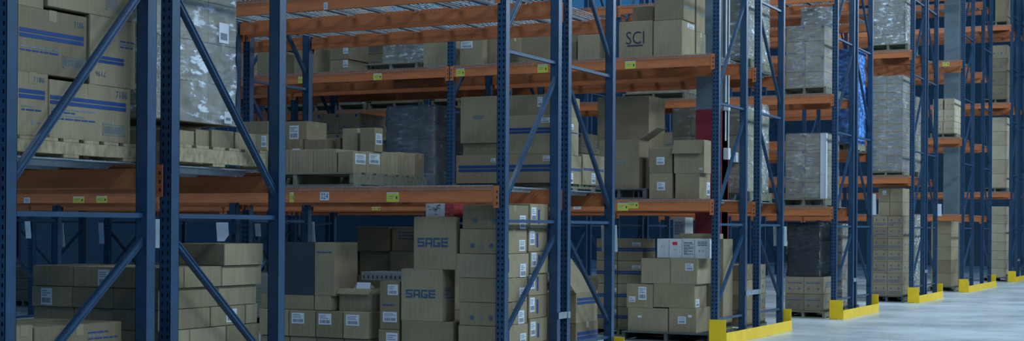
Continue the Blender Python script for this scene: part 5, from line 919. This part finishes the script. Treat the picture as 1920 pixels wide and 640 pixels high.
('pallet', (-12.28, -11.18), (23.148, 24.148), (0, 0.12), 'eighth pallet from right on the floor, fourth double rack front side, in shade', 'pallet', 'wooden pallets on the racks', []),
('cartonload', (-12.23, -11.23), (23.178, 24.118), (0.122, 0.54), 'eighth load from right on the floor, fourth double rack front side, in shade', 'pallet load', '', [3, 2, 5, 'plain']),
('pallet', (-13.45, -12.35), (23.148, 24.148), (0, 0.12), 'ninth pallet from right on the floor, fourth double rack front side, in shade', 'pallet', 'wooden pallets on the racks', []),
('wrapped', (-13.4, -12.4), (23.178, 24.118), (0.122, 0.665), 'ninth load from right on the floor, fourth double rack front side, in shade', 'pallet load', '', [3, 2, 5, 'logo']),
('pallet', (-14.62, -13.52), (23.148, 24.148), (0, 0.12), 'tenth pallet from right on the floor, fourth double rack front side, in shade', 'pallet', 'wooden pallets on the racks', []),
('wrapped', (-14.57, -13.57), (23.178, 24.118), (0.122, 0.636), 'tenth load from right on the floor, fourth double rack front side, in shade', 'pallet load', '', [3, 2, 5, 'logo']),
('pallet', (-15.94, -14.84), (23.148, 24.148), (0, 0.12), 'eleventh pallet from right on the floor, fourth double rack front side, in shade', 'pallet', 'wooden pallets on the racks', []),
('cartonload', (-15.89, -14.89), (23.178, 24.118), (0.122, 0.606), 'eleventh load from right on the floor, fourth double rack front side, in shade', 'pallet load', '', [3, 2, 4, 'plain']),
('pallet', (-18.28, -17.18), (23.148, 24.148), (0, 0.12), 'twelfth pallet from right on the floor, fourth double rack front side, in shade', 'pallet', 'wooden pallets on the racks', []),
('wrapped', (-18.23, -17.23), (23.178, 24.118), (0.122, 0.548), 'twelfth load from right on the floor, fourth double rack front side, in shade', 'pallet load', '', [3, 2, 5, 'plain']),
('pallet', (-3.64, -2.54), (23.148, 24.148), (1.768, 1.888), 'first pallet from right on the lower shelf, fourth double rack front side, in shade', 'pallet', 'wooden pallets on the racks', []),
('cartonload', (-3.59, -2.59), (23.178, 24.118), (1.89, 2.998), 'first load from right on the lower shelf, fourth double rack front side, in shade', 'pallet load', '', [3, 2, 4, 'logo']),
('pallet', (-4.96, -3.86), (23.148, 24.148), (1.768, 1.888), 'second pallet from right on the lower shelf, fourth double rack front side, in shade', 'pallet', 'wooden pallets on the racks', []),
('cartonload', (-4.91, -3.91), (23.178, 24.118), (1.89, 2.786), 'second load from right on the lower shelf, fourth double rack front side, in shade', 'pallet load', '', [3, 2, 3, 'plain']),
('pallet', (-6.13, -5.03), (23.148, 24.148), (1.768, 1.888), 'third pallet from right on the lower shelf, fourth double rack front side, in shade', 'pallet', 'wooden pallets on the racks', []),
('cartonload', (-6.08, -5.08), (23.178, 24.118), (1.89, 2.804), 'third load from right on the lower shelf, fourth double rack front side, in shade', 'pallet load', '', [3, 2, 4, 'plain']),
('pallet', (-7.3, -6.2), (23.148, 24.148), (1.768, 1.888), 'fourth pallet from right on the lower shelf, fourth double rack front side, in shade', 'pallet', 'wooden pallets on the racks', []),
('cartonload', (-7.25, -6.25), (23.178, 24.118), (1.89, 3.083), 'fourth load from right on the lower shelf, fourth double rack front side, in shade', 'pallet load', '', [3, 2, 5, 'logo']),
('pallet', (-8.62, -7.52), (23.148, 24.148), (1.768, 1.888), 'fifth pallet from right on the lower shelf, fourth double rack front side, in shade', 'pallet', 'wooden pallets on the racks', []),
('wrapped', (-8.57, -7.57), (23.178, 24.118), (1.89, 2.941), 'fifth load from right on the lower shelf, fourth double rack front side, in shade', 'pallet load', '', [3, 2, 5, 'logo']),
('pallet', (-12.28, -11.18), (23.148, 24.148), (1.768, 1.888), 'sixth pallet from right on the lower shelf, fourth double rack front side, in shade', 'pallet', 'wooden pallets on the racks', []),
('wrapped', (-12.23, -11.23), (23.178, 24.118), (1.89, 2.908), 'sixth load from right on the lower shelf, fourth double rack front side, in shade', 'pallet load', '', [3, 2, 5, 'plain']),
('pallet', (-15.94, -14.84), (23.148, 24.148), (1.768, 1.888), 'seventh pallet from right on the lower shelf, fourth double rack front side, in shade', 'pallet', 'wooden pallets on the racks', []),
('cartonload', (-15.89, -14.89), (23.178, 24.118), (1.89, 3.095), 'seventh load from right on the lower shelf, fourth double rack front side, in shade', 'pallet load', '', [3, 2, 4, 'plain']),
('pallet', (-18.28, -17.18), (23.148, 24.148), (1.768, 1.888), 'eighth pallet from right on the lower shelf, fourth double rack front side, in shade', 'pallet', 'wooden pallets on the racks', []),
('wrapped', (-18.23, -17.23), (23.178, 24.118), (1.89, 2.86), 'eighth load from right on the lower shelf, fourth double rack front side, in shade', 'pallet load', '', [3, 2, 4, 'logo']),
('pallet', (-3.64, -2.54), (23.148, 24.148), (3.533, 3.653), 'first pallet from right on the upper shelf, fourth double rack front side, in shade', 'pallet', 'wooden pallets on the racks', []),
('wrapped', (-3.59, -2.59), (23.178, 24.118), (3.655, 4.672), 'first load from right on the upper shelf, fourth double rack front side, in shade', 'pallet load', '', [3, 2, 3, 'plain']),
('pallet', (-6.13, -5.03), (23.148, 24.148), (3.533, 3.653), 'second pallet from right on the upper shelf, fourth double rack front side, in shade', 'pallet', 'wooden pallets on the racks', []),
('cartonload', (-6.08, -5.08), (23.178, 24.118), (3.655, 4.851), 'second load from right on the upper shelf, fourth double rack front side, in shade', 'pallet load', '', [3, 2, 4, 'logo']),
('pallet', (-7.3, -6.2), (23.148, 24.148), (3.533, 3.653), 'third pallet from right on the upper shelf, fourth double rack front side, in shade', 'pallet', 'wooden pallets on the racks', []),
('cartonload', (-7.25, -6.25), (23.178, 24.118), (3.655, 4.802), 'third load from right on the upper shelf, fourth double rack front side, in shade', 'pallet load', '', [3, 2, 3, 'logo']),
('pallet', (-8.62, -7.52), (23.148, 24.148), (3.533, 3.653), 'fourth pallet from right on the upper shelf, fourth double rack front side, in shade', 'pallet', 'wooden pallets on the racks', []),
('cartonload', (-8.57, -7.57), (23.178, 24.118), (3.655, 4.668), 'fourth load from right on the upper shelf, fourth double rack front side, in shade', 'pallet load', '', [3, 2, 5, 'plain']),
('pallet', (-9.79, -8.69), (23.148, 24.148), (3.533, 3.653), 'fifth pallet from right on the upper shelf, fourth double rack front side, in shade', 'pallet', 'wooden pallets on the racks', []),
('wrapped', (-9.74, -8.74), (23.178, 24.118), (3.655, 4.526), 'fifth load from right on the upper shelf, fourth double rack front side, in shade', 'pallet load', '', [3, 2, 4, 'logo']),
('pallet', (-10.96, -9.86), (23.148, 24.148), (3.533, 3.653), 'sixth pallet from right on the upper shelf, fourth double rack front side, in shade', 'pallet', 'wooden pallets on the racks', []),
('wrapped', (-10.91, -9.91), (23.178, 24.118), (3.655, 4.569), 'sixth load from right on the upper shelf, fourth double rack front side, in shade', 'pallet load', '', [3, 2, 3, 'plain']),
('pallet', (-13.45, -12.35), (23.148, 24.148), (3.533, 3.653), 'seventh pallet from right on the upper shelf, fourth double rack front side, in shade', 'pallet', 'wooden pallets on the racks', []),
('cartonload', (-13.4, -12.4), (23.178, 24.118), (3.655, 4.698), 'seventh load from right on the upper shelf, fourth double rack front side, in shade', 'pallet load', '', [3, 2, 5, 'logo']),
('pallet', (-14.62, -13.52), (23.148, 24.148), (3.533, 3.653), 'eighth pallet from right on the upper shelf, fourth double rack front side, in shade', 'pallet', 'wooden pallets on the racks', []),
('cartonload', (-14.57, -13.57), (23.178, 24.118), (3.655, 4.687), 'eighth load from right on the upper shelf, fourth double rack front side, in shade', 'pallet load', '', [3, 2, 4, 'logo']),
('pallet', (-15.94, -14.84), (23.148, 24.148), (3.533, 3.653), 'ninth pallet from right on the upper shelf, fourth double rack front side, in shade', 'pallet', 'wooden pallets on the racks', []),
('wrapped', (-15.89, -14.89), (23.178, 24.118), (3.655, 4.534), 'ninth load from right on the upper shelf, fourth double rack front side, in shade', 'pallet load', '', [3, 2, 3, 'plain']),
('pallet', (-17.11, -16.01), (23.148, 24.148), (3.533, 3.653), 'tenth pallet from right on the upper shelf, fourth double rack front side, in shade', 'pallet', 'wooden pallets on the racks', []),
('wrapped', (-17.06, -16.06), (23.178, 24.118), (3.655, 4.594), 'tenth load from right on the upper shelf, fourth double rack front side, in shade', 'pallet load', '', [3, 2, 4, 'logo']),
('pallet', (-18.28, -17.18), (23.148, 24.148), (3.533, 3.653), 'eleventh pallet from right on the upper shelf, fourth double rack front side, in shade', 'pallet', 'wooden pallets on the racks', []),
('cartonload', (-18.23, -17.23), (23.178, 24.118), (3.655, 4.681), 'eleventh load from right on the upper shelf, fourth double rack front side, in shade', 'pallet load', '', [3, 2, 5, 'logo']),
('pallet', (-4.96, -3.86), (19.011, 20.011), (3.533, 3.653), 'first pallet from right on the upper shelf, third double rack rear side, in shade', 'pallet', 'wooden pallets on the racks', []),
('cartonload', (-4.91, -3.91), (19.041, 19.981), (3.655, 4.566), 'first load from right on the upper shelf, third double rack rear side, in shade', 'pallet load', '', [3, 2, 5, 'logo']),
('pallet', (-6.13, -5.03), (19.011, 20.011), (3.533, 3.653), 'second pallet from right on the upper shelf, third double rack rear side, in shade', 'pallet', 'wooden pallets on the racks', []),
('cartonload', (-6.08, -5.08), (19.041, 19.981), (3.655, 4.49), 'second load from right on the upper shelf, third double rack rear side, in shade', 'pallet load', '', [3, 2, 5, 'plain']),
('pallet', (-7.3, -6.2), (19.011, 20.011), (3.533, 3.653), 'third pallet from right on the upper shelf, third double rack rear side, in shade', 'pallet', 'wooden pallets on the racks', []),
('cartonload', (-7.25, -6.25), (19.041, 19.981), (3.655, 4.876), 'third load from right on the upper shelf, third double rack rear side, in shade', 'pallet load', '', [3, 2, 4, 'plain']),
('pallet', (-9.79, -8.69), (19.011, 20.011), (3.533, 3.653), 'fourth pallet from right on the upper shelf, third double rack rear side, in shade', 'pallet', 'wooden pallets on the racks', []),
('cartonload', (-9.74, -8.74), (19.041, 19.981), (3.655, 4.86), 'fourth load from right on the upper shelf, third double rack rear side, in shade', 'pallet load', '', [3, 2, 4, 'logo']),
('pallet', (-10.96, -9.86), (19.011, 20.011), (3.533, 3.653), 'fifth pallet from right on the upper shelf, third double rack rear side, in shade', 'pallet', 'wooden pallets on the racks', []),
('wrapped', (-10.91, -9.91), (19.041, 19.981), (3.655, 4.85), 'fifth load from right on the upper shelf, third double rack rear side, in shade', 'pallet load', '', [3, 2, 5, 'plain']),
('pallet', (-12.28, -11.18), (19.011, 20.011), (3.533, 3.653), 'sixth pallet from right on the upper shelf, third double rack rear side, in shade', 'pallet', 'wooden pallets on the racks', []),
('wrapped', (-12.23, -11.23), (19.041, 19.981), (3.655, 4.816), 'sixth load from right on the upper shelf, third double rack rear side, in shade', 'pallet load', '', [3, 2, 3, 'plain']),
('pallet', (-13.45, -12.35), (19.011, 20.011), (3.533, 3.653), 'seventh pallet from right on the upper shelf, third double rack rear side, in shade', 'pallet', 'wooden pallets on the racks', []),
('cartonload', (-13.4, -12.4), (19.041, 19.981), (3.655, 4.676), 'seventh load from right on the upper shelf, third double rack rear side, in shade', 'pallet load', '', [3, 2, 3, 'plain']),
('pallet', (-14.62, -13.52), (19.011, 20.011), (3.533, 3.653), 'eighth pallet from right on the upper shelf, third double rack rear side, in shade', 'pallet', 'wooden pallets on the racks', []),
('wrapped', (-14.57, -13.57), (19.041, 19.981), (3.655, 4.669), 'eighth load from right on the upper shelf, third double rack rear side, in shade', 'pallet load', '', [3, 2, 3, 'logo']),
]
for i,(k,x,y,z,lab,cat,grp,st) in enumerate(ITEMS):
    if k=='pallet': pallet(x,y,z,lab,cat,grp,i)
    elif k.startswith('wrapped') or k=='cartonload': load(k,x,y,z,lab,cat,grp,st,i)
    else: carton(k,x,y,z,lab,cat,grp,st,i)
# hanging paper sheets on the aisle side of posts
def sheet_at(x,y,z0,w,h,label,bend=.03):
    mb=MB(); n=8; k=mb.m('sheet')
    for i in range(n+1):
        t=i/n
        for u in (0,w): mb.v.append((x+u,y+bend*math.sin(t*2.2)*t,z0-h*t))
    for i in range(n): mb.f.append((2*i,2*i+2,2*i+3,2*i+1)); mb.mi.append(k)
    o=mb.build('hanging_sheet',None,solid=.002); tag(o,label,'paper','white sheets hanging on the posts'); return o
SH=[(-.155,13.975,1.43,.17,.27,'white sheet hanging behind the fifth blue post, both edges showing'),
(-.16,20.13+.015,1.44,.19,.27,'white sheet hanging behind the right paired post of the third double rack'),
(-.05,25.6,2.02,.1,.36,'white sheet hanging high beside the right post of the fourth double rack'),
(-.02,31.62,1.95,.09,.25,'small white sheet hanging beside the right post of the fifth double rack'),
(-3.78,11.42,1.46,.2,.28,'white sheet hanging behind the second near post, a strip showing'),
(-3.74,13.985,1.45,.1,.3,'narrow white sheet at an inner post right of the third near post'),
(-7.42,13.985,1.42,.1,.29,'curved white sheet hanging deep behind the first near opening'),
(-7.46,17.2,1.45,.21,.27,'white sheet hanging above the low carton stack'),
(-11.02,23.02,1.45,.13,.24,'small white sheet hanging left of the third near post'),
(-14.82,23.02,1.45,.13,.42,'long white sheet in the middle of the first near opening'),
(-11.09,17.2,1.46,.11,.27,'white sheet hanging at the far left between the first near posts')]
for s in SH: sheet_at(*s)
# building columns in the flues
def column(x0,x1,y0,y1,red,label):
    t=thing('building_column',label,'column',((x0+x1)/2,(y0+y1)/2,0)); w,d=(x1-x0)/2,(y1-y0)/2
    zb=red or 0
    def H(za,zb,mat,e,name):
        mb=MB(); mb.box((-w-e,w+e),(-d-e,-d+.02),(za,zb),mat); mb.box((-w-e,w+e),(d-.02,d+e),(za,zb),mat); mb.box((-.02-e,.02+e),(-d+.02,d-.02),(za,zb),mat)
        mb.build(name,t,bevel=.003)
    H(.02,10.5,'column',0,'shaft')
    if red: H(.021,red,'redpaint',.004,'red_painted_band')
    mb=MB(); mb.box((-w-.05,w+.05),(-d-.03,d+.03),(0,.02),'column'); mb.build('base_plate',t)
column(-.737,-.39,18.54,18.84,2.96,'steel column painted red below and grey above, inside the third double rack')
column(-.755,-.40,36.45,36.85,0,'tall grey steel column standing inside the sixth double rack')
t=thing('electrical_conduit','two thin white conduits with junction boxes on the red and grey column','conduit',(-.36,18.68,0))
for i,yy in enumerate((-.06,.06)):
    mb=MB(); mb.tube([(0,yy,2.4 if i else 3.05),(0,yy,9.5)],.012,'plastic'); mb.build('pipe',t)
mb=MB(); mb.tube([(0,-.06,2.55),(0,-.06,2.95)],.012,'plastic'); mb.build('pipe',t)
for yy,z,w,h in ((-.05,2.96,.07,.07),(-.04,2.36,.1,.15),(.3,2.33,.09,.13)):
    mb=MB(); mb.box((-.02,.05),(yy-w/2,yy+w/2),(z-h/2+.02,z+h/2+.02),'plastic'); mb.build('junction_box',t,bevel=.004)
mb=MB(); mb.tube([(0.0,0,2.38),(0,.26,2.36)],.01,'plastic'); mb.build('pipe',t)
# ------------------------------------------------------------------ setting
mb=MB(); mb.box((-32,14),(-6,62),(-.1,0),'floor'); o=mb.build('floor'); o['kind']='structure'
mb=MB(); mb.box((-32,14),(61.5,61.8),(0,11),'wall'); o=mb.build('wall_back'); o['kind']='structure'
mb=MB(); mb.box((-32,-31.7),(-6,61.5),(0,11),'wall'); o=mb.build('wall_left'); o['kind']='structure'
# ------------------------------------------------------------------ light
w=bpy.data.worlds.new('hall'); scn.world=w; w.use_nodes=True
bg=w.node_tree.nodes['Background']; bg.inputs[0].default_value=WC; bg.inputs[1].default_value=WS
def area(x,y,z,sx,sy,p,col=LC,rot=(0,0,0)):
    l=bpy.data.lights.new('unseen_lamp','AREA'); l.shape='RECTANGLE'; l.size=sx; l.size_y=sy; l.energy=p; l.color=col
    o=bpy.data.objects.new('unseen_lamp',l); COL.objects.link(o); o.location=(x,y,z); o.rotation_euler=rot
for y,f in ((1,.35),(9,.7),(17,1),(25,1.1),(33,1.1),(41,1.1)): area(7.6,y,8.2,1.6,5,LP*f,rot=(0,math.radians(28),0))  # unseen lamps added beside the racks, tilted to brighten their cross-aisle faces
for k,y in enumerate((4.2,9.9,15.7,21.5,27.4,33.2,40.5)):
    area(-3.5,y,9.6,5,.6,AP)
cam=bpy.data.cameras.new('cam'); co=bpy.data.objects.new('camera',cam); COL.objects.link(co); scn.camera=co
cam.sensor_width=36; cam.lens=2791.25*36/1920; cam.shift_y=(428.125-320)/1920; cam.clip_end=200; cam.clip_start=.05
co.matrix_world=Matrix.Translation((5.714,0,1.394))@Matrix.Rotation(math.radians(26.207),4,'Z')@Matrix.Rotation(math.radians(90),4,'X')@Matrix.Rotation(math.radians(.353),4,'Z')
vs=scn.view_settings; vs.view_transform='Standard'; vs.look='None'; vs.gamma=1; vs.use_curve_mapping=False; vs.exposure=EXPO
